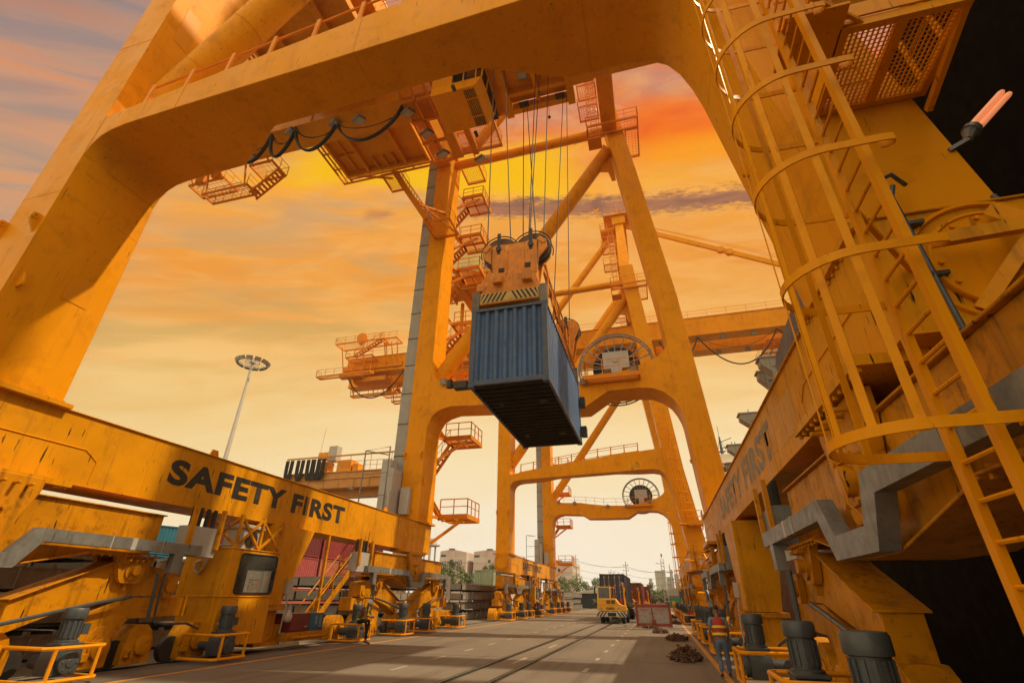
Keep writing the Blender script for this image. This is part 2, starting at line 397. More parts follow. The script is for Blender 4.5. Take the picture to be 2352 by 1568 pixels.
def make_crane():
    root = thing('gantry_crane', 'towering orange ship-to-shore gantry crane standing over the camera and lifting the blue container', 'crane', (-6.1, 20.35, 0), 'quayside gantry cranes')
    Z0 = 6.5
    YN, YF = (6.5, 8.9), (31.9, 34.3)
    # ---- legs
    for far, (ya, yb) in ((False, YN), (True, YF)):
        m = MB(); m.box(-16.9, -15.38, ya, yb, Z0, 43.2)
        for z in (12.2, 19.6, 26.0, 32.5): m.box(-16.908, -15.372, ya - .008, yb + .008, z, z + .02)
        m.prism([(-15.38, 9.0), (-15.18, 9.05), (-15.18, 9.2), (-15.38, 9.5)], 'y', ya + .2, ya + .26)
        leg = m.build('leg', ORANGE, root, bevel=0.03)
        f = MB(); f.box(-17.1, -15.2, ya - .2, yb + .2, Z0 - .05, Z0 + .06)
        for k in range(12): f.cyl((-15.29, ya + 0.05 + k * .21, Z0 + .06), .035, .05, n=6)
        for k in range(9): f.cyl((-17.0 + k * .21, ya - .1, Z0 + .06), .035, .05, n=6)
        f.build('flange', ORANGE_DIRTY, leg)
        e = MB()
        for (y0_, y1_, z0_, z1_) in ((ya + .3, ya + .75, 13.2, 14.0), (ya + 1.2, ya + 1.9, 9.3, 10.1), (ya + .5, ya + 1.1, 20.5, 22.5)): e.cut(); e.box(-15.372, -15.366, y0_, y1_, z0_, z1_)
        build_each(e, 'repaint_patch', PATCH, leg); e = MB()
        e.prism([(ya - .20, 11.02), (ya + .0, 10.7), (ya, 11.3), (ya - .14, 11.3), (ya - .20, 11.26), (ya - .23, 11.18), (ya - .23, 11.08)], 'x', -16.9, -16.82)
        e.prism([(ya - .20, 11.02), (ya + .0, 10.7), (ya, 11.3), (ya - .14, 11.3), (ya - .20, 11.26), (ya - .23, 11.18), (ya - .23, 11.08)], 'x', -15.6, -15.52)
        [e.torus((xx, ya - .14, 11.16), .06, .02, 'x', 12, 4) for xx in (-16.81, -15.51)]; e.build('lifting_lug', ORANGE, leg)
    for far, (ya, yb) in ((False, (6.42, 8.9)), (True, YF)):
        m = MB(); wd = 1.5 if far else 1.78; zs = [Z0, 15.0 if not far else 21.7, 30.0, 44.0]; secs = []
        for z in zs:
            x = leg_x(z, far); secs.append([(x, ya, z), (x + wd, ya, z), (x + wd, yb, z), (x, yb, z)])
        yt = 1.0 if not far else -1.0
        sh = 3.8 * yt
        secs.append([(-0.3, ya + .3 * yt, 44.1), (1.15, ya + .3 * yt, 44.1), (1.15, yb - .3, 44.1), (-0.3, yb - .3, 44.1)])
        secs.append([(-0.2, ya + sh, 55.0), (1.0, ya + sh, 55.0), (1.0, yb + sh - .3, 55.0), (-0.2, yb + sh - .3, 55.0)])
        m.loft(secs)
        for z in (12.5, 19.3, 27.5, 35.5):
            x = leg_x(z, far); m.box(x - .008, x + wd + .008, ya - .008, yb + .008, z, z + .02)
        leg = m.build('leg', ORANGE, root, bevel=0.03)
        f = MB(); f.box(3.1, 5.25, ya - .2, yb + .2, Z0 - .05, Z0 + .06)
        for k in range(12): f.cyl((3.19, ya + .05 + k * .21, Z0 + .06), .035, .05, n=6)
        for k in range(9): f.cyl((3.25 + k * .2, ya - .1, Z0 + .06), .035, .05, n=6)
        for k in range(12): f.cyl((3.19, ya + .05 + k * .21, Z0 - .12), .035, .07, n=6)
        f.build('flange', ORANGE_DIRTY, leg)
        e = MB()
        for z in (9.8, 17.6):
            x = leg_x(z, far); e.prism([(x + .03, z), (x - .12, z + .06), (x - .14, z + .26), (x + .03, z + .42)], 'y', yb - .5, yb - .42)
        e.build('lifting_lug', ORANGE, leg)
    # ---- portal beams
    secs = []
    tz = lambda x: 15.75 + (x + 13.2) * 0.145 if x < -5 else 16.95 + (x + 5) * 0.09
    for x, z0 in [(-15.37, 13.7), (-15.29, 14.1), (-15.08, 14.42), (-14.75, 14.62), (-14.2, 14.72), (-11.95, 14.82), (-9.95, 14.88), (-3.2, 15.1), (-0.8, 15.2), (0.8, 15.2), (1.45, 15.05), (1.85, 14.7), (2.1, 14.2), (2.30, 13.5), (2.47, 12.6)]:
        y1 = 7.88 if -10 < x < -3 else 8.895
        z1 = tz(x)
        secs.append([(x, 6.505, z0), (x, y1, z0), (x, y1, z1), (x, 6.505, z1)])
    m = MB(); m.loft(secs); nb = m.build('portal_beam', ORANGE, root, bevel=0.02)
    m = MB()
    for x in (-12.4, -6.4, -.2):
        z0_ = 14.82 if x < -10 else 15.0 if x < -4 else 15.2; y1 = 8.9 if not -10 < x < -3 else 7.88
        m.cut(); m.box(x, x + .025, 6.495, 6.503, z0_, tz(x)); m.box(x, x + .025, 6.5, y1, z0_ - .012, z0_ + .03)
    build_each(m, 'weld_seam', PATCH, nb)
    m = MB()
    pts = [(x, 6.62, tz(x)) for x in (-14.1, -12.6, -11.1, -9.6, -8.1, -6.6, -5.1, -3.6, -2.1, -.6)]
    for p in pts:
        p = Vector(p); m.prism([(p.x - .06, p.z - .12), (p.x + .06, p.z - .12), (p.x + .10, p.z + 1.05), (p.x - .02, p.z + 1.05)], 'y', p.y - .03, p.y + .03)
        m.box(p.x - .12, p.x + .12, p.y - .06, p.y + .06, p.z - .02, p.z + .12)
    up = Vector((0, 0, 1))
    m.tube([Vector(p) + up * .06 for p in pts], .045, 6); m.tube([Vector(p) + Vector((0, .06, 1.0)) for p in pts], .04, 6); m.tube([Vector(p) + Vector((0, .5, .85)) for p in pts[1:]], .03, 6)
    m.build('handrail', RAILING, nb)
    secs = []
    for x, z0, z1 in [(-15.37, 12.9, 18.3), (-15.2, 13.6, 17.4), (-14.9, 14.1, 16.95), (-14.4, 14.4, 16.6), (-13.6, 14.6, 16.4), (-10.6, 14.45, 16.3), (-9.6, 13.8, 16.1), (-7.0, 13.72, 15.75), (-3.4, 13.72, 15.6), (-1.85, 14.7, 15.8), (0.2, 14.7, 16.3), (1.1, 14.6, 16.6), (1.8, 14.25, 16.95), (2.3, 13.75, 17.4), (2.6, 13.2, 17.9), (2.80, 12.6, 18.3), (2.86, 12.2, 18.5)]:
        xt = min(x, leg_x(z1, True) + .02)
        secs.append([(x, 31.905, z0), (x, 34.295, z0), (xt, 34.295, z1), (xt, 31.905, z1)])
    m = MB(); m.loft(secs); fb = m.build('portal_beam', ORANGE, root, bevel=0.02)
    m = MB(); handrail(m, [(-13.4, 32.0, 16.4), (-9.8, 32.0, 16.1), (-7, 32.0, 15.75), (-3.2, 32.0, 15.6)], step=1.6); handrail(m, [(0.1, 32.0, 16.2), (1.4, 32.0, 16.6)]); m.build('handrail', RAILING, fb)
    m = MB()
    for x, z in ((-14.2, 16.6), (-11.6, 16.3), (-6.4, 15.6), (-3.5, 15.5), (0.0, 16.1)): flood(m, (x, 31.75, z), math.pi, -.5, .42)
    build_each(m, 'floodlight', [LAMPGREY, LAMPGLASS], fb)
    # ---- cable reel behind the far beam
    m = MB(); c = Vector((-1.25, 34.85, 17.6))
    for Rr, y in ((2.9, 34.6), (2.9, 35.1), (2.72, 34.6)): m.torus((c.x, y, c.z), Rr, .055, 'y', 44, 5)
    for k in range(20):
        a = 2 * math.pi * k / 20; d = Vector((math.cos(a), 0, math.sin(a)))
        m.beam(c + d * .5 + Vector((0, -.25, 0)), c + d * 2.86 + Vector((0, -.25, 0)), .09, .05, (0, 1, 0))
    for k in range(20):
        a = 2 * math.pi * (k + .5) / 20; d = Vector((math.cos(a), 0, math.sin(a)))
        m.tube([c + d * 2.85 + Vector((0, -.22, 0)), c + d * 2.85 + Vector((0, .22, 0))], .04, 4)
    reel = m.build('cable_reel', GALV, root)
    m = MB()
    for k in range(11): m.torus((c.x, c.y - .05, c.z), .75 + k * .1, .075, 'y', 36, 5)
    m.build('cable_coil', BLACK, reel)
    m = MB(); m.box(-2.15, -.25, 33.2, 34.1, 16.9, 18.3); m.box(-1.6, -.8, 33.1, 34.2, 15.7, 16.9); m.cyl((-1.25, 33.12, 17.6), .22, .1, 'y')
    m.build('drive_box', GREYBOX, reel, bevel=.03)
    m = MB(); frame_z(m, -3.4, .4, 31.0, 31.9, 15.3, .1, .3); grating(m, -3.3, .3, 31.1, 31.8, 15.45, 14, 4); handrail(m, [(-3.3, 31.8, 15.6), (-3.3, 31.05, 15.6), (.3, 31.05, 15.6), (.3, 31.8, 15.6)], step=1.3); m.build('reel_platform', RAILING, reel)
    # ---- sill beams
    for side in (-1, 1):
        x0, x1 = (-16.9, -15.4) if side < 0 else (3.2, 5.08)
        ya, yb, za, zb = (6.3, 34.25, 4.6, 6.44) if side < 0 else (6.1, 34.9, 4.72, 6.44)
        m = MB(); m.box(x0, x1, ya, yb, za, zb)
        m.box(x0 - .06, x1 + .06, ya - .04, yb + .04, zb + .002, zb + .035); m.box(x0 - .05, x1 + .05, ya - .03, yb + .03, za - .03, za - .002)
        fx = x1 if side < 0 else x0; s = -side
        sill = m.build('sill_beam', ORANGE_DIRTY, root, bevel=.012)
        m = MB(); w0, w1 = (fx, fx + s * .01)
        for yy in (10.4, 30.2): m.cut(); m.tube([(w1, yy - 3.4 if yy < 20 else yy + 3.4, za + .95), (w1, yy - .4 if yy < 20 else yy + .4, za + .95), (w1, yy if yy < 20 else yy, za + .7), (w1, yy, za + .1)], .018, 5)
        for yy in (12.0, 20.1, 26.5): m.cut(); m.box(min(w0, w1), max(w0, w1), yy, yy + .02, za, zb)
        build_each(m, 'weld_seam', ORANGE, sill)
        if side > 0:
            m = MB()
            for (y0_, y1_, z0_, z1_) in ((11.0, 12.6, 5.1, 6.0), (13.0, 13.5, 5.2, 6.1), (26.5, 29.0, 5.0, 6.0), (16.2, 16.6, 4.75, 5.2)): m.cut(); m.box(fx - .006, fx - .002, y0_, y1_, z0_, z1_)
            build_each(m, 'faded_patch', PATCH2, sill)
        xc = (x0 + x1) / 2
        m = MB(); xc += .1 if side > 0 else -.15; m.cyl((xc + .15, ya - .06, 5.6), .68, .06, 'y', 40); m.torus((xc + .15, ya - .06, 5.6), .66, .03, 'y', 40, 5)
        for k in range(12): m.cyl((xc + .15 + .58 * math.cos(k * .524), ya - .10, 5.6 + .58 * math.sin(k * .524)), .03, .05, 'y', 6)
        m.torus((xc + .15, ya - .02, 5.6), .84, .035, 'y', 44, 5)
        m.build('access_cover', ORANGE, sill)
        if side < 0: lettering(sill, LETTER, fx, 12.75, 23.2, 5.18, 6.02, 1)
        else: lettering(sill, LETTER_FADED, fx, 13.4, 25.6, 5.15, 6.1, -1)
        m = MB()
        for yy in (8.1, 31.1): m.cut(); m.box(fx - .5, fx + .5, yy - 1.6, yy + 1.6, za - .18, za - .035); [m.cyl((fx + s * (.42), yy - 1.5 + k * .25, za - .24), .04, .12, n=6) for k in range(13)]
        build_each(m, 'bearing_flange', ORANGE_DIRTY, sill)
        m = MB()
        for yy in (14.6, 28.0): m.prism([(yy - .25, zb), (yy + .25, zb), (yy + .12, zb + .35), (yy - .12, zb + .35)], 'x', fx - s * .3, fx - s * .36)
        m.build('lifting_lug', ORANGE, sill)
    # ---- bogies
    for side in (-1, 1):
        for yc in (8.1, 31.1): make_bogie(root, side, yc)
    # ---- braces
    for y in (7.7, 33.1):
        m = MB(); a, b = Vector((-15.6, y, 16.9)), Vector((-.15, y, 39.0)); m.tube([a, b], .62, 24)
        d = (b - a).normalized()
        for k in range(1, 11): m.tube([a + d * (k * 2.5), a + d * (k * 2.5 + .05)], .635, 24)
        m.build('diagonal_brace', ORANGE, root)
        m = MB(); m.tube([(-15.5, y, 41.6), (0.0, y, 41.9)], .45, 20)
        for x in (-12, -7.5, -3): m.tube([(x, y, 41.66), (x + .05, y, 41.66)], .465, 20)
        m.build('tie_tube', ORANGE, root)
        m = MB(); m.prism([(-1.3, 37.0), (-.75, 36.75), (-.15, 36.6), (.1, 35.4), (.45, 35.4), (.2, 39.5), (-.3, 40.2)], 'y', y - .08, y + .08); m.build('gusset_plate', ORANGE, root)
    for y in (12.0, 29.0):
        m = MB(); a, b = Vector((-11.6, y, 39.0)), Vector((-.2, y, 55.3)); m.tube([a, b], .5, 16)
        d = (b - a).normalized(); m.tube([b - d * 2.2, b - d * 2.1], .56, 16); m.beam(b - d * .9 - Vector((0, .0, 0)), b + d * .3, .35, 1.3, (0, 1, 0)); m.tube([a + d * 8, a + d * 8.1], .53, 16)
        m.build('backstay', ORANGE, root)
        if y > 20: continue
        m = MB(); a, b = Vector((.9, y, 56.2)), Vector((27.0, y, 40.6)); m.beam(a, b, .3, .7)
        for t in (.13, .17, .5, .54):
            p = a.lerp(b, t); m.cyl((p.x, p.y - .3, p.z), .5, .6, 'y', 14)
        for k in range(3): m.tube([a + Vector((0, .5 + .2 * k, 1.4 + .2 * k)), b + Vector((0, .5, 1.8 + .4 * k))], .03, 4)
        m.build('forestay', ORANGE, root)
    # ---- girders and cross beams
    for y in (16.9, 22.0):
        xe = -39.3 if y < 20 else -42.0; m = MB(); m.box(xe, 55.0, y, y + 1.85, 37.2, 40.2)
        m.box(xe - .02, 55.02, y - .12, y + 1.97, 40.2, 40.26); m.box(xe - .02, 55.02, y - .2, y + 2.05, 37.12, 37.2)
        for x in range(-36, 55, 6): m.box(x, x + .06, y - .08, y + 1.93, 37.21, 40.19)
        g = m.build('girder', ORANGE, root)
        m = MB(); yy = y - .15 if y < 20 else y + 2.0
        m.cut(); handrail(m, [(-36.8, yy, 40.26), (-25.5, yy, 40.26)], step=2.2); m.cut(); handrail(m, [(-15, yy, 40.26), (46, yy, 40.26)], step=2.6)
        build_each(m, 'handrail', RAILING, g)
        m = MB()
        for x in (6.5, 11.0, 14.0, 21.0, 25.0, -12, -5.5, -1.5): flood(m, (x, y + .2, 36.7), math.pi, -.7, .55)
        build_each(m, 'floodlight', [LAMPGREY, LAMPGLASS], g)
    m = MB()
    for x in (-38.9, 54, -13.0, 2.6): m.box(x, x + .9, 18.77, 21.98, 37.9, 39.8)
    m.build('girder_tie', ORANGE, root)
    m = MB(); m.box(-16.85, -15.4, 8.905, 31.895, 40.4, 42.6); m.build('cross_beam', ORANGE, root, bevel=.03)
    m = MB(); m.box(-.25, 1.1, 8.65, 32.15, 40.5, 42.8); m.build('cross_beam', ORANGE, root, bevel=.03)
    m = MB(); m.box(-.6, 1.4, 10.0, 31.0, 55.02, 56.6); m.box(-1.8, 2.4, 9.6, 13.4, 56.62, 56.72); handrail(m, [(-1.8, 9.6, 56.7), (2.4, 9.6, 56.7), (2.4, 13.4, 56.7), (-1.8, 13.4, 56.7), (-1.8, 9.6, 56.7)], step=1.4)
    m.box(-2.4, -.6, 10, 13, 53.8, 53.95); handrail(m, [(-.4, 10, 53.9), (-2.4, 10, 53.9), (-2.4, 13, 53.9)], step=1.1)
    m.tube([(.3, 10.3, 56.7), (.3, 10.3, 59.5)], .05, 5); m.box(.1, .6, 10.6, 11.1, 57.2, 57.7); m.tube([(1.2, 11.3, 56.7), (1.2, 11.3, 58.6)], .04, 5)
    m.prism([(-3.2, 58.0), (-2.4, 58.4), (-2.3, 59.0), (-3.1, 58.6)], 'y', 10, 10.02); m.tube([(-1.8, 10, 56.7), (-3.2, 10, 59.0)], .03, 5)
    m.build('mast_head', ORANGE, root)
    # ---- machinery house on its platform
    m = MB(); m.box(-24.6, -16.0, 12.9, 28.6, 40.32, 40.5)
    for ya, yb in ((23.95, 28.6), (12.9, 16.7)):
        m.box(-24.6, -16.0, ya, yb, 38.3, 38.42)
        for x in (-24.6, -22.3, -18.4, -16.2): m.box(x, x + .22, ya, yb, 37.7, 38.298)
        m.box(-24.38, -16.0, ya if ya < 20 else yb - .25, ya + .25 if ya < 20 else yb, 37.7, 38.29)
    for x in (-21.2, -20.2, -19.3): m.box(x, x + .12, 27.2, 28.35, 37.9, 38.298)
    m.box(-24.3, -22.4, 26.3, 26.4, 38.0, 38.29); m.box(-23.4, -23.32, 24.2, 28.2, 38.0, 38.29)
    plat = m.build('machinery_platform', ORANGE, root)
    m = MB(); n = 70
    for (xa, ya, xb, yb) in ((-24.2, 13.4, -16.4, 13.4), (-16.4, 13.4, -16.4, 28.2), (-16.4, 28.2, -24.2, 28.2), (-24.2, 28.2, -24.2, 13.4)):
        k = int(math.hypot(xb - xa, yb - ya) / .18); o = len(m.v); vs = []; nx, ny = (yb - ya), -(xb - xa); l = math.hypot(nx, ny); nx /= l; ny /= l
        for i in range(k + 1):
            d = .04 if i % 2 else 0.0; x = xa + (xb - xa) * i / k + nx * d; y = ya + (yb - ya) * i / k + ny * d
            vs += [(x, y, 40.5), (x, y, 45.2)]
        m.add(vs, [(2 * i, 2 * i + 2, 2 * i + 3, 2 * i + 1) for i in range(k)])
    m.box(-24.3, -16.3, 13.3, 28.3, 45.2, 45.4)
    hs = m.build('machinery_house', material('cream_sheet', (0.62, 0.47, 0.16), .5, var=.08), root, smooth=False)
    m = MB(); m.box(-22.8, -21.2, 13.1, 13.36, 41.2, 42.4); m.box(-19.4, -18.2, 13.1, 13.36, 41.4, 42.3); m.build('louvre', GREYBOX, hs)
    m = MB()
    for (x0, x1, y0, y1) in ((-25.6, -24.62, 23.9, 29.5), (-24.6, -15.8, 28.62, 29.5), (-25.6, -24.62, 12.2, 16.7), (-24.6, -15.8, 12.2, 12.88)):
        m.cut(); frame_z(m, x0, x1, y0, y1, 38.0, .1, .2); nx = max(2, int((x1 - x0) / 2.0)); ny = max(2, int((y1 - y0) / 1.6))
        for i in range(1, nx): x = x0 + (x1 - x0) * i / nx; m.box(x - .05, x + .05, y0, y1, 38.0, 38.15)
        for i in range(1, ny): y = y0 + (y1 - y0) * i / ny; m.box(x0, x1, y - .05, y + .05, 38.0, 38.15)
        grating(m, x0, x1, y0, y1, 38.12, int((x1 - x0) / .5), int((y1 - y0) / .5), .012, .03)
    build_each(m, 'walkway', RAILING, root)
    m = MB(); m.cut(); handrail(m, [(-25.6, 23.9, 38.2), (-25.6, 29.5, 38.2), (-15.8, 29.5, 38.2)], step=1.7); m.cut(); handrail(m, [(-25.6, 16.7, 38.2), (-25.6, 12.2, 38.2), (-15.8, 12.2, 38.2)], step=1.7)
    build_each(m, 'handrail', RAILING, root)
    # ---- small stair platform under the landside end of the far girder
    m = MB()
    for (x0, x1, y0, y1, z) in ((-38.6, -34.5, 24.2, 26.0, 36.0), (-36.5, -31.5, 24.2, 25.6, 34.4), (-32.0, -29.5, 24.2, 26.2, 36.8)):
        frame_z(m, x0, x1, y0, y1, z, .12, .22); grating(m, x0, x1, y0, y1, z + .1, int((x1 - x0) / .4), 4, .02, .04); handrail(m, [(x0, y0, z + .2), (x0, y1, z + .2), (x1, y1, z + .2), (x1, y0, z + .2)], step=1.1, r=.035)
        m.beam((x0 + .4, y0 + .2, z), (x0 + .4, 23.6, 37.4), .12, .12); m.beam((x1 - .4, y0 + .2, z), (x1 - .4, 23.6, 37.4), .12, .12)
    for y in (25.1, 26.0): m.beam((-32.0, y, 34.4), (-29.4, y, 36.8), .08, .25)
    for k in range(9): t = (k + .5) / 9; m.box(-32 + 2.6 * t - .13, -32 + 2.6 * t + .13, 25.1, 26.0, 34.4 + 2.4 * t, 34.44 + 2.4 * t)
    m.box(-37.5, -36.6, 23.9, 24.4, 35.9, 37.2); m.cyl((-35.5, 24.0, 36.6), .5, .4, 'y')
    m.build('stair_platform', RAILING, root)
    # ---- trolley, operator's cabin, walkways below the girders
    m = MB()
    for x0, x1 in ((-7.5, -6.9), (-2.5, -1.95)): m.box(x0, x1, 15.4, 25.2, 36.3, 37.1)
    for y in (15.7, 19.3, 23.2, 24.5): m.box(-6.9, -2.5, y, y + (.5 if y > 24 else .3), 36.35, 37.05)
    m.box(-6.9, -2.5, 16.0, 24.4, 37.0, 37.1); m.box(-4.9, -4.6, 16, 24.4, 36.5, 37.0)
    m.box(-8.9, -7.5, 19.6, 25.0, 36.6, 36.9); m.box(-1.95, -.4, 22.5, 23.6, 36.2, 36.9)
    tro = m.build('trolley', ORANGE, root, bevel=.02)
    m = MB(); m.box(-6.3, -5.5, 24.0, 24.49, 36.25, 36.36); m.box(-3.4, -2.7, 24.0, 24.49, 36.25, 36.36); m.box(-8.7, -8.2, 20, 25, 36.3, 36.6); m.build('sheave_block', STEEL, tro)
    m = MB()
    RT = [((-6.05, 17.3, 16.75), (-6.9, 19.6, 37.1)), ((-4.9, 17.3, 16.85), (-6.35, 20.0, 37.1)), ((-3.97, 17.3, 16.9), (-4.25, 22.36, 36.5)), ((-4.02, 17.3, 16.9), (-4.5, 22.2, 36.5)),
          ((-4.29, 17.3, 16.95), (-5.98, 24.41, 36.5)), ((-3.68, 17.3, 16.82), (-5.72, 24.48, 36.5)), ((-3.31, 17.3, 16.67), (-3.58, 22.37, 36.5)), ((-4.04, 23.0, 15.2), (-2.82, 24.46, 36.5)), ((-3.1, 23.0, 15.4), (-2.52, 24.34, 36.5))]
    for a, b in RT: m.cut(); m.tube([a, b], .028, 6)
    build_each(m, 'hoist_rope', ROPE, tro)
    m = MB(); m.tube([(-3.9, 24.0, 36.4), (-3.9, 24.0, 33.9)], .012, 4); m.sphere((-3.9, 24.0, 33.8), .12); m.build('plumb_line', STEEL, tro)
    cx0, cx1, cy0, cy1, cz = -11.9, -8.55, 20.2, 23.5, 33.9
    m = MB(); m.hexa([(cx0, cy0, cz), (cx1, cy0, cz), (cx1, cy1, cz), (cx0, cy1, cz)], [(cx0, cy0, cz + .9), (cx1 + .5, cy0, cz + .9), (cx1 + .5, cy1, cz + .9), (cx0, cy1, cz + .9)])
    m.box(cx0, cx1 + .6, cy0, cy1, cz + 2.3, cz + 2.7); m.box(cx0, cx0 + 1.6, cy0, cy1, cz + .9, cz + 2.3)
    for y in (cy0, cy0 + 1.1, cy1 - .1): m.beam((cx1 + .5, y + .05, cz + .9), (cx1 + .58, y + .05, cz + 2.3), .1, .1)
    for x in (cx0 + 2.4, cx1): m.box(x, x + .1, cy0, cy0 + .1, cz + .9, cz + 2.3); m.box(x, x + .1, cy1 - .1, cy1, cz + .9, cz + 2.3)
    m.box(cx0 + .2, cx1, cy0 + .3, cy1 - .3, cz + 2.7, 37.0)
    cabn = m.build('operator_cabin', ORANGE, root, bevel=.02)
    m = MB()
    for y0, y1 in ((cy0 + .15, cy0 + .85), (cy0 + 1.0, cy0 + 2.3), (cy0 + 2.45, cy1 - .1)): m.box(cx1 - .9, cx1 - .08, y0, y1, cz - .03, cz - .004)
    m.hexa([(cx1 + .03, cy0 + .1, cz + .12), (cx1 + .06, cy0 + .1, cz + .12), (cx1 + .06, cy1 - .1, cz + .12), (cx1 + .03, cy1 - .1, cz + .12)], [(cx1 + .51, cy0 + .1, cz + 2.3), (cx1 + .54, cy0 + .1, cz + 2.3), (cx1 + .54, cy1 - .1, cz + 2.3), (cx1 + .51, cy1 - .1, cz + 2.3)])
    m.box(cx0 + 1.7, cx1 + .45, cy0 + .03, cy0 + .05, cz + .92, cz + 2.28)
    m.build('window', GLASS, cabn)
    m = MB()
    for y in (cy0 + .1, cy0 + .92, cy0 + 2.38, cy1 - .08): m.box(cx1 - .95, cx1, y - .04, y + .04, cz - .06, cz - .032)
    for k in range(6): m.tube([(cx1 - .8 + k * .14, cy0 + .1, cz - .05), (cx1 - .8 + k * .14, cy1 - .1, cz - .05)], .012, 4)
    m.build('window_frame', ORANGE, cabn)
    m = MB(); m.cyl((cx0 + 1.9, cy0 - .45, cz - .1), .14, .4, 'y'); m.cyl((cx0 + 2.2, cy1 + .3, cz - .1), .14, .4, 'y'); m.build('horn', STEEL, cabn)
    m = MB()
    frame_z(m, -15.2, -12.9, 19.6, 28.0, 36.3, .15, .3); grating(m, -15.1, -13.0, 19.7, 27.9, 36.4, 18, 60, .02, .04)
    for y in (21.5, 23.4, 25.5): m.box(-15.2, -11.9, y, y + .18, 36.1, 36.3)
    m.box(-14.1, -13.95, 19.6, 28, 36.1, 36.3); frame_z(m, -12.8, -8.6, 23.8, 27.6, 36.2, .15, .3); grating(m, -12.7, -8.7, 23.9, 27.5, 36.3, 26, 24, .02, .04)
    handrail(m, [(-8.7, 24.0, 36.4), (-8.7, 27.5, 36.4), (-12.8, 27.5, 36.4)], step=1.0); m.box(-12.7, -11.9, 24.5, 27.0, 35.2, 35.9); m.box(-11.2, -10.7, 24.0, 27.5, 35.8, 36.2)
    handrail(m, [(-15.2, 19.6, 36.6), (-15.2, 28.0, 36.6)], step=1.4)
    m.build('trolley_walkway', RAILING, root)
    m = MB()
    for c in ((-14.9, 22.2, 35.9), (-14.2, 24.3, 35.8), (-13.6, 26.4, 35.6), (-10.6, 27.6, 35.4), (-21.5, 22.0, 36.6), (-19.4, 22.2, 36.6), (-25.5, 21.8, 36.6), (-30.2, 22.6, 35.9), (-9.8, 20.0, 35.9)): flood(m, c, .4, -1.2, .75)
    build_each(m, 'floodlight', [LAMPGREY, LAMPGLASS], root)
    m = MB()
    tops = [(-30.4, 21.7), (-27.6, 21.8), (-25.2, 21.8), (-21.4, 22.1), (-15.5, 22.2)]
    for (xa, ya), (xb, yb) in zip(tops[:-1], tops[1:]):
        m.cut()
        for q, (sag, r, s) in enumerate(((3.1, .09, 0), (3.05, .09, .16), (3.0, .09, .3), (1.3, .03, .5), (1.0, .03, .8))):
            pts = []
            for k in range(17):
                t = k / 16; pts.append((xa + (xb - xa) * t, ya + s * .6 + (yb - ya) * t, 36.9 - sag * (1 - (2 * t - 1) ** 2) ** .72))
            m.tube(pts, r, 6)
    for xa, xb, sag in ((4.0, 9.3, 3.4), (9.3, 19.6, 5.0), (19.6, 27.0, 3.0), (-6.0, 1.0, 3.5)):
        m.cut(); m.tube([(xa + (xb - xa) * k / 16, 16.6, 36.7 - sag * (1 - (2 * k / 16 - 1) ** 2)) for k in range(17)], .1, 5)
        m.tube([(xa + (xb - xa) * k / 16, 16.9, 36.9 - .45 * sag * (1 - (2 * k / 16 - 1) ** 2)) for k in range(17)], .03, 5)
    build_each(m, 'festoon_cable', BLACK, root)
    # ---- far landside leg: lift mast, stairs, gangway, cabinets
    m = MB(); m.box(-17.85, -16.92, 32.0, 33.1, 6.55, 42.0)
    mast = m.build('lift_mast', CONCRETE, root)
    m = MB()
    for k in range(14): z = 8.6 + k * 2.45; m.box(-17.87, -16.915, 31.98, 33.12, z, z + .07)
    m.build('joint', STEEL, mast)
    m = MB(); m.box(-18.1, -17.4, 30.9, 31.9, 6.5, 10.6); m.box(-17.35, -16.95, 30.6, 31.9, 6.5, 9.9); m.box(-17.3, -16.9, 30.3, 30.58, 6.5, 8.3)
    cabi = m.build('lift_cabinet', GREYBOX, root, bevel=.02)
    m = MB(); m.tube([(-19.3, 30.5, 6.5), (-19.3, 30.5, 11.2), (-17.2, 30.2, 11.3), (-17.2, 30.2, 6.5)], .05, 5); m.tube([(-19.3, 30.5, 11.2), (-18.2, 31.9, 11.2)], .04, 5)
    for z in (8, 9.5): m.tube([(-19.3, 30.5, z), (-17.2, 30.2, z)], .03, 5)
    m.build('fence_frame', GALV, cabi)
    m = MB(); m.box(-16.75, -16.05, 31.5, 31.88, 6.9, 8.7); m.build('electric_cabinet', GREYBOX, root, bevel=.03)
    m = MB()
    zs = [38.6, 33.4, 29.4, 23.4, 18.4, 12.9, 7.0]
    for i, z in enumerate(zs):
        frame_z(m, -15.25, -12.9, 34.8, 37.6, z, .16, .32); grating(m, -15.1, -13.0, 34.9, 37.5, z + .1, 14, 12, .025, .05); m.box(-14.2, -14.05, 34.9, 37.5, z, z + .2); m.box(-15.1, -13, 36.1, 36.25, z, z + .2)
        handrail(m, [(-15.1, 34.9, z + .3), (-12.95, 34.9, z + .3), (-12.95, 37.5, z + .3)], step=1.0, r=.045)
        m.beam((-15.38, 34.25, z - 1.7), (-13.4, 35.3, z), .16, .22); m.beam((-15.4, 34.3, z + .1), (-15.0, 35.2, z + .1), .1, .2)
        if i + 1 < len(zs):
            zb = zs[i + 1]; a, b = Vector((-15.0, 37.2, z)), Vector((-15.0, 35.3, zb)); zm = (z + zb) / 2
            m.beam((-15.2, 36.9, z), (-17.2, 36.9, zm), .08, .25); m.beam((-15.2, 36.1, z), (-17.2, 36.1, zm), .08, .25)
            m.beam((-17.2, 35.9, zm), (-15.2, 35.9, zb), .08, .25); m.beam((-17.2, 35.2, zm), (-15.2, 35.2, zb), .08, .25)
            for k in range(8): t = k / 8; m.box(-15.3 - 2 * t, -15.05 - 2 * t, 36.1, 36.9, z + (zm - z) * t, z + .03 + (zm - z) * t)
            handrail(m, [(-15.2, 36.1, z + .2), (-17.2, 36.1, zm + .2)], step=1.2)
    m.build('stair_tower', RAILING, root)
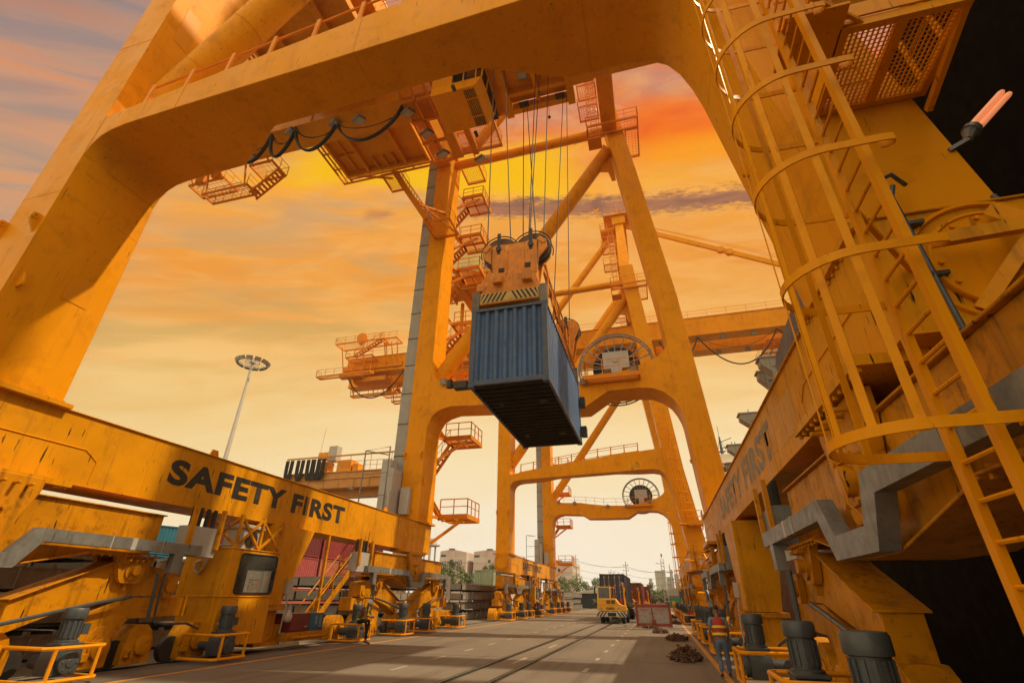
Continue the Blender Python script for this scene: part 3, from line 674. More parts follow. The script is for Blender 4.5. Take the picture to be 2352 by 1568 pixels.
    m = MB()
    a, b = Vector((-20.2, 0, 38.3)), Vector((-16.0, 0, 31.2))
    for y in (29.2, 30.7): m.beam((a.x, y, a.z), (b.x, y, b.z), .16, .4); handrail(m, [(a.x, y, a.z), (b.x, y, b.z)], step=1.2, r=.035)
    for k in range(18): t = (k + .5) / 18; p = a.lerp(b, t); m.box(p.x - .13, p.x + .13, 29.2, 30.7, p.z, p.z + .04)
    for z, x0, x1 in ((31.0, -16.3, -13.9), (38.2, -21.6, -19.8)):
        frame_z(m, x0, x1, 29.5, 31.85, z, .12, .22); grating(m, x0, x1, 29.5, 31.85, z + .1, 14, 12, .02, .04); handrail(m, [(x0, 29.5, z + .2), (x1, 29.5, z + .2), (x1, 31.8, z + .2)], step=1.1)
    frame_z(m, -18.6, -13.2, 29.8, 31.85, 42.2, .15, .3); grating(m, -18.5, -13.3, 29.9, 31.8, 42.3, 20, 8); handrail(m, [(-18.6, 29.8, 42.5), (-13.2, 29.8, 42.5), (-13.2, 36.5, 42.5)], step=1.2); frame_z(m, -15.3, -13.2, 31.9, 36.5, 42.2, .15, .3); grating(m, -15.2, -13.3, 32, 36.4, 42.3, 8, 16)
    m.beam((-17.4, 30.1, 34.0), (-15.4, 31.9, 34.0), .2, .2); m.beam((-17.8, 30.1, 34.7), (-14.2, 31.9, 31.4), .12, .2); m.beam((-20.6, 30.1, 38.2), (-24, 28.6, 38.0), .12, .2)
    m.build('gangway', RAILING, root)
    # ---- platform and ladder round the top of the far waterside leg
    for y0 in (31.0, 5.6):
        m = MB(); yb = y0 + 4.2
        for (x0, x1, ya, yc_) in ((-1.6, 3.0, y0 - .4, y0 + .8), (1.75, 3.0, y0 + .8, yb)):
            frame_z(m, x0, x1, ya, yc_, 40.0, .12, .22); grating(m, x0, x1, ya, yc_, 40.1, int((x1 - x0) / .3), int((yc_ - ya) / .3), .02, .04)
        handrail(m, [(-1.6, y0 + .8, 40.2), (-1.6, y0 - .4, 40.2), (3.0, y0 - .4, 40.2), (3.0, yb, 40.2)], step=1.2, r=.035)
        m.box(-1.6, -.4, y0 - .4, y0 + .9, 38.4, 38.5); handrail(m, [(-.5, y0 - .4, 38.5), (-1.6, y0 - .4, 38.5), (-1.6, y0 + .9, 38.5)], step=1.0)
        for z in (44.3, 47.5, 50.7): frame_z(m, -2.3, -.4, y0 + .6, y0 + 2.4, z, .1, .2); grating(m, -2.2, -.5, y0 + .7, y0 + 2.3, z + .1, 8, 8); handrail(m, [(-.4, y0 + .6, z + .2), (-2.3, y0 + .6, z + .2), (-2.3, y0 + 2.4, z + .2)], step=1.0)
        for x in (-1.2, -.7): m.tube([(x, y0 + .5, 40.2), (x, y0 + 1.0, 50.7)], .035, 5)
        for k in range(30): z = 40.4 + k * .34; m.tube([(-1.2, y0 + .5 + .5 * (z - 40.2) / 10.5, z), (-.7, y0 + .5 + .5 * (z - 40.2) / 10.5, z)], .018, 4)
        for k in range(8): m.torus((-.95, y0 + .25 + k * .06, 42.3 + k * 1.0), .5, .025, 'z', 14, 4)
        for a in (-2.6, -1.6, -.6): m.tube([(-.95 + .5 * math.cos(a), y0 + .25 + .5 * math.sin(a), 42.3), (-.95 + .5 * math.cos(a), y0 + .67 + .5 * math.sin(a), 49.3)], .02, 4)
        m.build('mast_platform', RAILING, root)
    # ---- boarding ladder, platform and upper ladder on the near waterside leg
    m = MB(); yn, yf, xl = 4.22, 4.80, 2.5
    for y in (yn, yf): m.box(xl - .035, xl + .035, y - .048, y + .048, .6, 10.6)
    for k in range(32): z = .8 + k * .30; m.tube([(xl, yn, z), (xl, yf, z)], .02, 6)
    for z in (5.6, 8.98): m.beam((xl + .03, yf, z), (3.5, 6.08 if z < 6 else 4.96, z), .05, .08); m.beam((xl + .03, yn, z), (3.6, 6.08 if z < 6 else 4.96, z), .05, .08)
    m.box(2.55, 3.34, 4.6, 5.4, 8.9, 8.95)
    lad = m.build('boarding_ladder', ORANGE, root)
    m = MB(); cxl, cyl = xl - .40, (yn + yf) / 2; hoops = (3.03, 4.58, 5.80, 7.02, 8.05, 9.1, 10.2)
    def hoop(z, hh=.043):
        pts = [(xl + .05, yn - .17), (xl + .10, yn - .17), (xl + .15, yn - .20), (xl + .14, yn - .25), (xl + .06, yn - .26)] + [(cxl - .02 - .58 * math.sin(t) , cyl - .54 * math.cos(t)) for t in [math.pi * k / 16 for k in range(17)]] + [(xl + .06, yf + .26), (xl + .12, yf + .25), (xl + .13, yf + .20), (xl + .06, yf + .18)]
        vs = []; n = len(pts)
        for i, (x, y) in enumerate(pts):
            a = pts[max(i - 1, 0)]; b = pts[min(i + 1, n - 1)]; d = Vector((b[0] - a[0], b[1] - a[1])).normalized(); nx, ny = d.y * .008, -d.x * .008
            vs += [(x - nx, y - ny, z - hh), (x + nx, y + ny, z - hh), (x + nx, y + ny, z + hh), (x - nx, y - ny, z + hh)]
        m.loft([vs[4 * i:4 * i + 4] for i in range(n)])
    for z in hoops: hoop(z)
    for t in (.22, .75, 1.3, 1.85, 2.4, 2.92):
        x, y = cxl - .02 - .568 * math.sin(t), cyl - .528 * math.cos(t); tx, ty = -.58 * math.cos(t), .54 * math.sin(t); l = math.hypot(tx, ty)
        m.beam((x, y, hoops[0] - .05), (x, y, hoops[-1] + .05), .068, .012, (-ty, tx, 0))
    m.build('safety_cage', ORANGE, lad)
    m = MB()
    px0, px1, py0, py1, pz = 3.35, 4.9, 4.95, 6.4, 8.9
    frame_z(m, px0, px1, py0, py1, pz, .1, .16); m.box((px0 + px1) / 2 - .05, (px0 + px1) / 2 + .05, py0 + .1, py1 - .1, pz, pz + .15)
    for i in range(21): x = px0 + .1 + (px1 - px0 - .2) * i / 20; m.box(x - .008, x + .008, py0 + .1, py1 - .1, pz + .03, pz + .06)
    for j in range(20): y = py0 + .1 + (py1 - py0 - .2) * j / 19; m.box(px0 + .1, px1 - .1, y - .005, y + .005, pz + .04, pz + .05)
    m.box(px0 - .03, px0, py0, py1, pz, pz + .3); m.box(px0, px1, py0 - .03, py0, pz + .17, pz + .45)
    m.beam((px1 - .05, py0 + .1, pz + .05), (px1 - .05, 6.42, pz - .3), .08, .1)
    handrail(m, [(px0, 6.3, pz + .2), (px0, py0, pz + .2), (px1, py0, pz + .2), (px1, 6.3, pz + .2)], h=1.2, r=.04, step=.75)
    m.build('access_platform', ORANGE, root)
    m = MB(); yl = 6.05
    for x in (3.5, 4.1): m.beam((x, yl, 8.9), (x - .105 * 13, yl, 22.0), .08, .06)
    for k in range(36): z = 9.1 + k * .36; xo = -.105 * (z - 8.9); m.tube([(3.5 + xo, yl, z), (4.1 + xo, yl, z)], .02, 5)
    for k in range(9): z = 11.2 + k * 1.2; xo = -.105 * (z - 8.9); m.torus((3.8 + xo, yl - .1, z), .55, .03, 'z', 14, 4, math.pi, 2 * math.pi)
    for a in (3.4, 4.1, 4.71, 5.3, 6.0): m.tube([(3.8 - .105 * 2.3 + .55 * math.cos(a), yl - .1 + .55 * math.sin(a), 11.2), (3.8 - .105 * 12 + .55 * math.cos(a), yl - .1 + .55 * math.sin(a), 20.8)], .022, 4)
    for z in (10, 13, 16, 19): xo = -.105 * (z - 8.9); m.box(3.5 + xo, 3.56 + xo, yl, 6.42, z, z + .06); m.box(4.04 + xo, 4.1 + xo, yl, 6.42, z, z + .06)
    m.build('leg_ladder', ORANGE, root)
    m = MB(); flood(m, (-16.3, 5.7, 4.45), math.pi * .9, -.5, .45); flood(m, (4.4, 5.6, 4.5), math.pi, -.5, .45); build_each(m, 'floodlight', [LAMPGREY, LAMPGLASS], root)
    # ---- lamp, conduits and bracket on the near waterside end
    m = MB(); m.cur = 0; a, b = Vector((5.05, 6.35, 7.8)), Vector((5.16, 6.4, 7.98)); m.tube([a, b], [.05, .10], 8); m.beam((4.8, 6.4, 7.7), a, .06, .06)
    d = Vector((.86, .05, .82)).normalized(); s = d.cross(Vector((0, 1, 0))).normalized()
    m.tube([b, b + d * .08], .12, 10); m.cur = 1
    for o in (-.047, .047): m.tube([b + s * o + d * .08, b + s * o + d * .95, b + s * o + d * 1.0, b + s * o + d * 1.03], [.045, .045, .034, .01], 10)
    tl = m.build('tube_lamp', [LAMPGREY, material('lit_tube', (.8, .45, .3), .4, emit=((0.72, .19, .07), .72))], root)
    m = MB(); m.tube([(3.7, 6.02, 6.9), (3.62, 6.0, 6.7), (3.7, 5.98, 4.3)], .032, 8); m.tube([(3.75, 5.95, 4.55), (5.4, 5.95, 4.2)], .04, 8); m.tube([(4.9, 6.3, 6.7), (5.0, 6.25, 6.1), (5.1, 6.2, 5.6)], .035, 8)
    m.tube([(3.5, 6.0, 7.0), (3.7, 5.95, 7.05), (3.9, 6.1, 6.95)], .03, 6)
    for z in (4.6, 5.4, 6.2): m.box(3.6, 3.82, 5.96, 6.08, z, z + .05)
    m.build('conduit', MOTOR, root)
    m = MB(); m.beam((3.75, 5.75, 5.75), (4.65, 5.6, 5.7), .1, .16); m.beam((4.5, 5.9, 6.2), (4.7, 5.55, 5.55), .12, .16); m.beam((4.65, 5.6, 5.7), (4.0, 6.05, 4.9), .12, .16); m.beam((4.6, 5.6, 5.65), (5.1, 6.05, 5.1), .12, .16)
    m.build('bracket', ORANGE_DIRTY, root)
    m = MB(); m.tube([(5.75, 6.0, 7.6), (5.45, 6.05, 6.7), (5.5, 6.1, 6.4), (6.0, 6.2, 5.9)], .04, 8); m.build('wire_rope', STEEL, root)
    m = MB(); m.prism([(8.93, 6.52), (11.8, 6.52), (11.8, 6.9), (11.6, 7.05), (9.3, 7.3), (8.93, 8.6)], 'x', 3.3, 3.36); m.build('splash_plate', material('grey_plate', (.16, .14, .15), .6, var=.2, dirt_amt=.4), root)
    # ---- mid support: control cabin, frame and pillar under the landside sill
    make_mid_support(root, -1); make_mid_support(root, 1)
    return root

def make_mid_support(root, side):
    s = -side
    fx = -15.4 if side < 0 else 3.2
    X = lambda d: fx + s * d            # d metres out of the sill face towards the road
    bx = lambda m, d0, d1, *a: m.box(min(X(d0), X(d1)), max(X(d0), X(d1)), *a)
    y0 = 0.0 if side < 0 else 2.6
    # pillar: wide under the sill, narrow at the foot
    m = MB()
    m.hexa([(X(.35), 18.1 + y0, 1.55), (X(-.75), 18.1 + y0, 1.55), (X(-.75), 19.2 + y0, 1.55), (X(.35), 19.2 + y0, 1.55)], [(X(.35), 18.07 + y0, 4.55), (X(-1.2), 18.07 + y0, 4.55), (X(-1.2), 20.6 + y0, 4.55), (X(.35), 20.6 + y0, 4.55)])
    p = m.build('support_pillar', ORANGE_DIRTY, root, bevel=.02)
    m = MB(); bx(m, -.95, .5, 18.0 + y0, 19.4 + y0, 1.4, 1.54)
    for k in range(7): m.cyl((X(.43), 18.1 + y0 + k * .2, 1.54), .04, .06, n=6)
    bx(m, -.7, .3, 18.15 + y0, 19.15 + y0, .35, 1.398); bx(m, -.9, .45, 18.0 + y0, 19.5 + y0, .2, .33); bx(m, -.5, .32, 19.2 + y0, 19.9 + y0, .3, .9)
    m.build('pillar_foot', BOGIE, p)
    m = MB(); bx(m, .36, .5, 19.25 + y0, 19.6 + y0, 2.0, 2.5); m.tube([(X(.42), 19.4 + y0, 2.0), (X(.45), 19.45 + y0, 1.7), (X(.5), 19.35 + y0, 1.3), (X(.5), 19.3 + y0, .6), (X(.55), 19.6 + y0, .35), (X(.55), 21.8 + y0, .35)], .035, 6)
    m.build('junction_box', GREYBOX, p)
    if side > 0: return
    m = MB(); m.box(-16.3, -14.6, 15.5, 18.02, .4, 3.4); m.box(-16.6, -16.3, 15.5, 18.0, 1.9, 3.4)
    m.box(-16.28, -14.57, 15.47, 18.05, 1.86, 1.9); m.box(-16.62, -14.57, 15.47, 18.05, 3.4, 3.44); m.box(-16.28, -14.57, 15.47, 18.05, .37, .41)
    c = m.build('control_cabin', ORANGE_DIRTY, root, bevel=.02)
    def rrect(y0, y1, z0, z1, r, n=5):
        return [(cy + r * math.cos(a), cz + r * math.sin(a)) for cy, cz, a0 in ((y1 - r, z1 - r, 0), (y0 + r, z1 - r, 90), (y0 + r, z0 + r, 180), (y1 - r, z0 + r, 270)) for a in [R(a0 + 90 * k / n) for k in range(n + 1)]]
    m = MB(); m.prism(rrect(16.0, 17.92, 1.98, 3.28, .12), 'x', -14.6, -14.585)
    m.build('window', material('cabin_glass', (.035, .034, .032), .08, spec=.8, var=.3, vscale=1.0), c)
    m = MB(); m.tube([(-14.58, y, z) for y, z in rrect(16.0, 17.92, 1.98, 3.28, .12)], .028, 6, closed=True); m.build('window_frame', BLACK, c)
    m = MB(); m.box(-14.588, -14.58, 16.45, 17.32, 2.02, 2.74); pn = m.build('control_panel', material('panel_behind_glass', (.17, .16, .145), .2, var=.1), c)
    m = MB(); m.box(-14.588, -14.581, 17.33, 17.72, 2.02, 2.76); m.build('panel_side', material('panel_edge', (.27, .26, .235), .2), c)
    m = MB(); m.box(-14.58, -14.577, 16.5, 17.3, 2.75, 2.80); m.build('panel_top', material('panel_green', (.02, .06, .035), .2), c)
    cols = [(.45, .03, .02), (.02, .02, .02), (.03, .25, .08), (.5, .3, .02)]
    m = MB()
    for r_ in range(5):
        for k in range(6):
            m.cur = 1 if r_ == 0 else rnd.choice((0, 1, 1, 2, 2, 3)); m.box(-14.578, -14.57, 16.62 + k * .09, 16.665 + k * .09, 2.42 - r_ * .075, 2.45 - r_ * .075)
    m.build('push_button', [material('button_%s' % n, cc, .3) for n, cc in zip(('red', 'black', 'green', 'amber'), cols)], pn)
    m = MB()
    for (x, y) in ((-14.7, 15.7), (-14.7, 17.95), (-16.2, 15.7), (-14.7, 16.85)): m.beam((x, y, 3.44), (x, y, 4.58), .1, .1)
    for x in (-14.7,):
        m.beam((x, 15.7, 3.5), (x, 16.8, 4.5), .08, .08); m.beam((x + .01, 15.7, 4.5), (x + .01, 16.8, 3.5), .08, .08); m.beam((x, 16.9, 3.5), (x, 17.95, 4.4), .08, .08); m.beam((x + .01, 16.9, 4.4), (x + .01, 17.95, 3.5), .08, .08)
    m.beam((-16.2, 15.7, 3.5), (-14.75, 15.7, 4.5), .08, .08); m.beam((-16.2, 15.72, 4.5), (-14.75, 15.72, 3.5), .08, .08)
    m.build('cabin_hanger', BOGIE, c)
    m = MB(); m.box(-16.0, -15.1, 16.4, 17.3, 3.44, 4.2); m.box(-16.05, -15.0, 16.3, 17.4, 4.2, 4.34); a = m.build('air_conditioner', GREYBOX, c, bevel=.03)
    m = MB(); m.cyl((-15.09, 16.8, 3.85), .3, .04, 'x', 20); m.build('fan', STEEL, a)
    m = MB(); pts = [(-15.2, 16.3, 3.6), (-15.4, 15.42, 3.5), (-15.5, 15.4, 3.2), (-15.6, 15.42, 2.75), (-15.75, 15.4, 2.6), (-15.95, 15.4, 2.7), (-15.95, 15.4, 2.95), (-15.75, 15.4, 3.0)]
    m.tube(pts, .045, 6); m.build('drain_hose', material('pale_hose', (.42, .37, .33), .6), c)
    for (y0, y1, mt, nm, zt) in ((19.5, 20.75, material('red_box_paint', (.16, .012, .015), .45, var=.2, dirt_amt=.4), 'tool_box', 1.28), (20.78, 21.75, material('blue_box_paint', (.012, .11, .22), .45, var=.15, dirt_amt=.3), 'welding_box', 1.27)):
        m = MB(); m.prism([(y0, zt - .6), (y1, zt - .6), (y1, zt), (y0, zt)], 'x', -15.4, -14.62); m.box(-15.42, -14.6, y0 - .02, y1 + .02, zt - .64, zt - .6)
        o = m.build(nm, mt, root, bevel=.015)
        m = MB()
        if nm == 'welding_box':
            for yy in (y0 + .35, y0 + .65):
                for k in range(7): m.box(-14.618, -14.612, yy, yy + .16, zt - .12 - .05 * k, zt - .10 - .05 * k)
        m.tube([(-14.6, y1 - .35, zt - .45), (-14.57, y1 - .35, zt - .5), (-14.57, y1 - .2, zt - .5), (-14.6, y1 - .2, zt - .45)], .012, 5)
        m.build('louvre' if nm == 'welding_box' else 'handle', GREYBOX, o)
    m = MB(); m.box(-15.5, -14.62, 19.4, 21.8, .3, .62); m.tube([(-14.5, 19.6, .42), (-14.5, 21.9, .42)], .05, 8); m.build('box_rack', BOGIE, root)
    m = MB(); m.beam((-15.3, 22.1, .5), (-15.3, 22.1, 4.58), .12, .12)
    a, b = Vector((-15.6, 21.6, .6)), Vector((-15.6, 25.6, 4.3))
    for x in (-15.9, -15.2): m.beam((x, a.y, a.z), (x, b.y, b.z), .06, .25); m.tube([(x, a.y, a.z + .9), (x, b.y, b.z + .9)], .03, 5); [m.tube([(x, a.y + t * 4, a.z + t * 3.7), (x, a.y + t * 4, a.z + t * 3.7 + .9)], .03, 5) for t in (0, .33, .66, 1)]
    for k in range(13): t = k / 13; m.box(-15.9, -15.2, a.y + 4 * t - .12, a.y + 4 * t + .12, a.z + 3.7 * t, a.z + 3.7 * t + .04)
    m.build('access_stair', BOGIE, root)

def make_bogie(root, side, yc):
    s = -side                              # towards the road
    fx = -15.0 if side < 0 else 3.0        # road face of the equalisers
    mir = 1 if yc < 20 else -1             # the unit's u axis: +1 points to the middle of the crane
    Y = lambda u: yc + u * mir
    X = lambda d: fx + s * d
    def pr(m, poly, d0, d1): m.prism([(Y(u), z) for u, z in poly], 'x', X(d0), X(d1))
    bx = lambda m, d0, d1, u0, u1, z0, z1: m.box(min(X(d0), X(d1)), max(X(d0), X(d1)), min(Y(u0), Y(u1)), max(Y(u0), Y(u1)), z0, z1)
    # main equaliser
    prof = [(-4.75, 4.13), (4.75, 4.13), (4.75, 3.2), (4.6, 2.98), (2.9, 2.94), (.7, 2.48), (-.7, 2.48), (-2.9, 2.94), (-4.6, 2.98), (-4.75, 3.2)]
    m = MB(); pr(m, prof, -.1, -.9); bx(m, -.02, -.98, -4.8, 4.8, 4.132, 4.17)
    for u0, u1 in ((2.75, 4.9), (-4.9, -2.75)):
        bx(m, .16, -1.1, u0, u1, 2.90, 2.936)
    pr(m, [(-2.75, 2.93), (-.7, 2.47), (.7, 2.47), (2.75, 2.93), (2.75, 2.89), (.7, 2.43), (-.7, 2.43), (-2.75, 2.89)], .12, -1.05)
    b = m.build('bogie', BOGIE, root, bevel=.012)
    m = MB()
    for u0 in (2.85, -4.75):
        for k in range(9): m.cyl((X(.08), Y(u0 + k * .235), 2.85), .03, .14, n=6)
    m.build('bolt_row', ORANGE_DIRTY, b)
    # hinge bracket under the sill, with its pin
    m = MB(); pr(m, [(-.95, 4.5), (.95, 4.5), (.95, 4.2), (.5, 2.95), (.38, 2.86), (-.38, 2.86), (-.5, 2.95), (-.95, 4.2)], .12, -.08)
    for k in range(5): m.tube([(X(.1), Y(-.6 + .3 * k), 4.3), (X(.34), Y(-.6 + .3 * k), 4.3)], .04, 8)
    hb = m.build('hinge_bracket', BOGIE, b, bevel=.015)
    m = MB(); m.lathe([(.42, 0), (.42, s * .04), (.40, s * .05)], (X(.12), Y(0), 3.38), 'x', 28); m.lathe([(.22, 0), (.22, s * .14), (.2, s * .15)], (X(.16), Y(0), 3.42), 'x', 22)
    bx(m, .17, .22, -.32, .32, 3.70, 3.78); bx(m, .17, .22, -.2, .2, 3.08, 3.14); [m.cyl((X(.19), Y(q), zz), .05, s * .08, 'x', 6) for q in (-.26, .26) for zz in (3.12, 3.72)]
    m.tube([(X(.32), Y(-.1), 3.45), (X(.34), Y(-.15), 3.1), (X(.25), Y(-.4), 2.8), (X(.2), Y(-.6), 2.6)], .014, 5)
    m.build('hinge_pin', BOGIE, b)
    # galvanised cable tray
    m = MB(); h = .24
    path = [(6.1, 3.36), (1.1, 3.36), (.65, 2.72), (-.55, 2.72), (-.95, 3.36), (-5.0, 3.36)]
    top = [(u, z) for u, z in path]; bot = [(-5.0, 3.08), (-1.12, 3.08), (-.72, 2.46), (.82, 2.46), (1.28, 3.08), (6.1, 3.08)]
    pr(m, [(6.1, 3.36), (1.1, 3.36), (.65, 2.76), (-.55, 2.76), (-.9, 3.36), (-5.0, 3.36), (-5.0, 3.06), (-1.18, 3.06), (-.78, 2.44), (.88, 2.44), (1.32, 3.06), (6.1, 3.06)], .14, .38)
    for u, dz in ((5.3, .55), (-4.85, .62)): bx(m, .15, .37, u - .17, u + .17, 3.06 - dz, 3.07)
    m.build('cable_tray', GALV, b)
    m = MB()
    for u in (3.0, 4.6, -3.2): bx(m, .381, .385, u, u + .03, 3.04, 3.38)
    bx(m, .381, .386, 3.6, 3.75, 3.05, 3.37); m.build('tray_strap', GREYBOX, b)
    # sheet metal box where the cables come down from the sill
    m = MB(); bx(m, -.35, .12, 5.6, 6.9, 3.05, 3.98); cb = m.build('cable_box', GREYBOX if side < 0 else GALV, b, bevel=.01)
    m = MB()
    for k in range(4): m.tube([(X(-.1), Y(5.8 + k * .3), 3.98), (X(-.1), Y(5.8 + k * .3), 4.6)], .07, 7)
    m.build('cable_riser', BLACK, b)
    m = MB(); m.cut(); bx(m, .13, .24, 5.55, 5.72, 3.3, 4.6); m.cut(); bx(m, .13, .24, 6.75, 6.9, 3.3, 4.6); build_each(m, 'hanger_strut', BOGIE, b)
    if mir < 0:
        m = MB(); bx(m, .2, .24, -5.9, -5.2, 1.75, 3.3); m.build('end_shield', material('mauve_steel', (.20, .165, .15), .6, var=.15, dirt_amt=.4), b)
    # lower equalisers: inner (+) and outer (-)
    for sg, uc in ((1, 4.2), (-1, -3.8 if not (side > 0 and yc < 20) else -5.0)):
        q = lambda a: uc + sg * a
        m = MB(); pr(m, [(q(-.5), 2.72), (q(.5), 2.72), (q(1.7), 2.58), (q(1.7), 1.92), (q(1.2), 1.88), (q(.2), 1.86), (q(-1.6), 1.45), (q(-2.6), 1.05), (q(-2.75), 1.1), (q(-2.75), 1.75)], -.16, -.74)
        bx(m, -.05, -.85, uc - .02, uc + .02, 2.0, 2.7)
        lo = [(q(-2.8), 1.752), (q(-.5), 2.722), (q(-.5), 2.76), (q(-2.8), 1.79)]; pr(m, lo, -.06, -.84)
        m.build('lower_equaliser', BOGIE, b, bevel=.012)
        m = MB()
        for d0, d1 in ((.02, -.14), (-.76, -.92)):
            pr(m, [(uc - .62, 2.9), (uc + .62, 2.9), (uc + .36, 2.3), (uc + .25, 2.2), (uc - .25, 2.2), (uc - .36, 2.3)], d0, d1)
        m.lathe([(.24, 0), (.24, s * .05)], (X(.02), Y(uc), 2.52), 'x', 22); m.lathe([(.13, 0), (.13, s * .14)], (X(.05), Y(uc), 2.54), 'x', 18); [m.tube([(X(.0), Y(uc - .3 + .2 * k), 2.8), (X(.2), Y(uc - .3 + .2 * k), 2.8)], .035, 7) for k in range(4)]
        p2 = q(1.45)
        for d0, d1 in ((-.02, -.15),): pr(m, [(p2 - .28, 2.45), (p2 + .28, 2.45), (p2 + .26, 2.05), (p2 + .12, 1.85), (p2 - .12, 1.85), (p2 - .26, 2.05)], d0, d1)
        m.lathe([(.17, 0), (.17, s * .06)], (X(-.02), Y(p2), 2.15), 'x', 18)
        m.build('hinge_bracket', BOGIE, b)
        # inner frame carrying two trucks
        m = MB(); pr(m, [(q(-.75), 1.45), (q(.3), 1.84), (q(2.3), 1.84), (q(2.3), 1.32), (q(.55), 1.28), (q(.3), .95), (q(.2), .42), (q(-.55), .42), (q(-.75), .8)], -.2, -.72)
        bx(m, -.1, -.8, q(2.3) - .03, q(2.3) + .03, 1.3, 1.9); m.lathe([(.27, 0), (.27, s * .1)], (X(-.2), Y(q(-.15)), .62), 'x', 20)
        m.build('bogie_frame', BOGIE, b, bevel=.012)
        # wheel trucks (with chamfered ends) and wheels
        for uw, l in ((q(-2.75), .5), (q(-.2), .42), (q(1.1), .46), (q(3.1), .55)):
            m = MB(); pr(m, [(uw - l, .12), (uw + l, .12), (uw + l, .62), (uw + l * .72, .95), (uw + l * .3, 1.12), (uw - l * .3, 1.12), (uw - l * .72, .95), (uw - l, .62)], -.14, -.78)
            m.lathe([(.27, 0), (.27, s * .06), (.24, s * .08)], (X(-.14), Y(uw + .12), .58), 'x', 20); bx(m, -.05, -.14, uw - l * .9, uw - l * .4, .3, .5)
            m.build('wheel_truck', BOGIE, b, bevel=.015)
            m = MB(); m.lathe([(.36, -.1), (.36, .1)], (X(-.46), Y(uw + (l + .12) * (1 if uw < uc else -1)), .385), 'x', 20); m.build('wheel', STEEL, b)
    # drives
    for u in (7.3 if mir < 0 else 7.5, 2.45, -.75, -5.8):
        mx, my = X(.8), Y(u)
        m = MB(); m.lathe([(.26, .86), (.26, .90), (.21, .92), (.21, 1.36), (.25, 1.37), (.255, 1.40), (.255, 1.56), (.23, 1.60)], (mx, my, 0), 'z', 18)
        for k in range(14): a = 2 * math.pi * k / 14; m.beam((mx + .22 * math.cos(a), my + .22 * math.sin(a), .96), (mx + .22 * math.cos(a), my + .22 * math.sin(a), 1.33), .05, .018, (math.cos(a), math.sin(a), 0))
        m.box(mx - .13, mx + .13, my + .2, my + .38, 1.02, 1.26)
        mo = m.build('travel_motor', MOTOR, b)
        m = MB(); m.box(mx - .27, mx + .27, my - .27, my + .27, .80, .86); m.prism([(my - .3, .2), (my + .3, .2), (my + .34, .45), (my + .3, .7), (my + .2, .8), (my - .2, .8), (my - .3, .7), (my - .34, .45)], 'x', mx - .26, mx + .26)
        m.lathe([(.24, 0), (.24, s * .1), (.2, s * .12)], (mx + s * .26, my, .45), 'x', 18); m.lathe([(.09, 0), (.09, s * .03)], (mx + s * .37, my, .45), 'x', 12); [m.cyl((mx + s * .36, my + .17 * math.cos(k), .45 + .17 * math.sin(k)), .022, s * .04, 'x', 6) for k in range(0, 6)]
        m.tube([(mx - s * .26, my, .45), (mx - s * .8, my, .45)], .16, 12)
        m.build('gearbox', MOTOR, b, bevel=.02)
        m = MB(); r = .045; d0, d1, w = -.1, 1.3, .72
        for z in (.78, .12): m.tube([(X(d0), my - w, z), (X(d1 - .12), my - w, z), (X(d1), my - w + .12, z), (X(d1), my + w - .12, z), (X(d1 - .12), my + w, z), (X(d0), my + w, z)], r, 7)
        for q in (-w + .2, w - .2): m.tube([(X(d1), my + q, .12), (X(d1), my + q, .78)], r, 7)
        m.build('guard_rail', YELLOW, b)
    # conduits on the road face
    m = MB(); c1 = [(X(.2), Y(4.9), 2.5), (X(.2), Y(4.95), 2.1), (X(.22), Y(5.0), 1.3)]; m.tube(c1, .05, 7); m.tube([(X(.2), Y(5.15), 2.5), (X(.2), Y(5.2), 1.6), (X(.2), Y(5.25), 1.2), (X(.25), Y(5.6), 1.12), (X(.25), Y(6.4), 1.12), (X(.4), Y(6.8), .95)], .035, 7)
    m.tube([(X(.05), Y(4.4), 1.85), (X(.1), Y(3.4), 1.7), (X(.1), Y(1.2), 1.25), (X(.15), Y(.95), .9)], .05, 7)
    if side < 0 or yc > 20: m.tube([(X(.2), Y(-4.85), 2.4), (X(.2), Y(-4.7), 1.9), (X(.1), Y(-3.6), 1.75), (X(.1), Y(-1.2), 1.25), (X(.2), Y(-1.0), .9)], .045, 7)
    m.build('conduit', MOTOR, b)
    if mir < 0:
        m = MB(); m.tube([(X(.2), Y(-6.9), 1.3), (X(.2), Y(-7.6), 1.35)], .16, 10); m.tube([(X(.2), Y(-7.6), 1.35), (X(.2), Y(-7.75), 1.35)], .2, 12); m.tube([(X(.2), Y(-7.4), 1.2), (X(.2), Y(-7.9), .9), (X(.2), Y(-7.9), .4), (X(.2), Y(-7.4), .2)], .03, 6); bx(m, -.7, .1, -7.6, -6.6, .12, .8); m.build('rail_clamp', YELLOW, b)
    return b

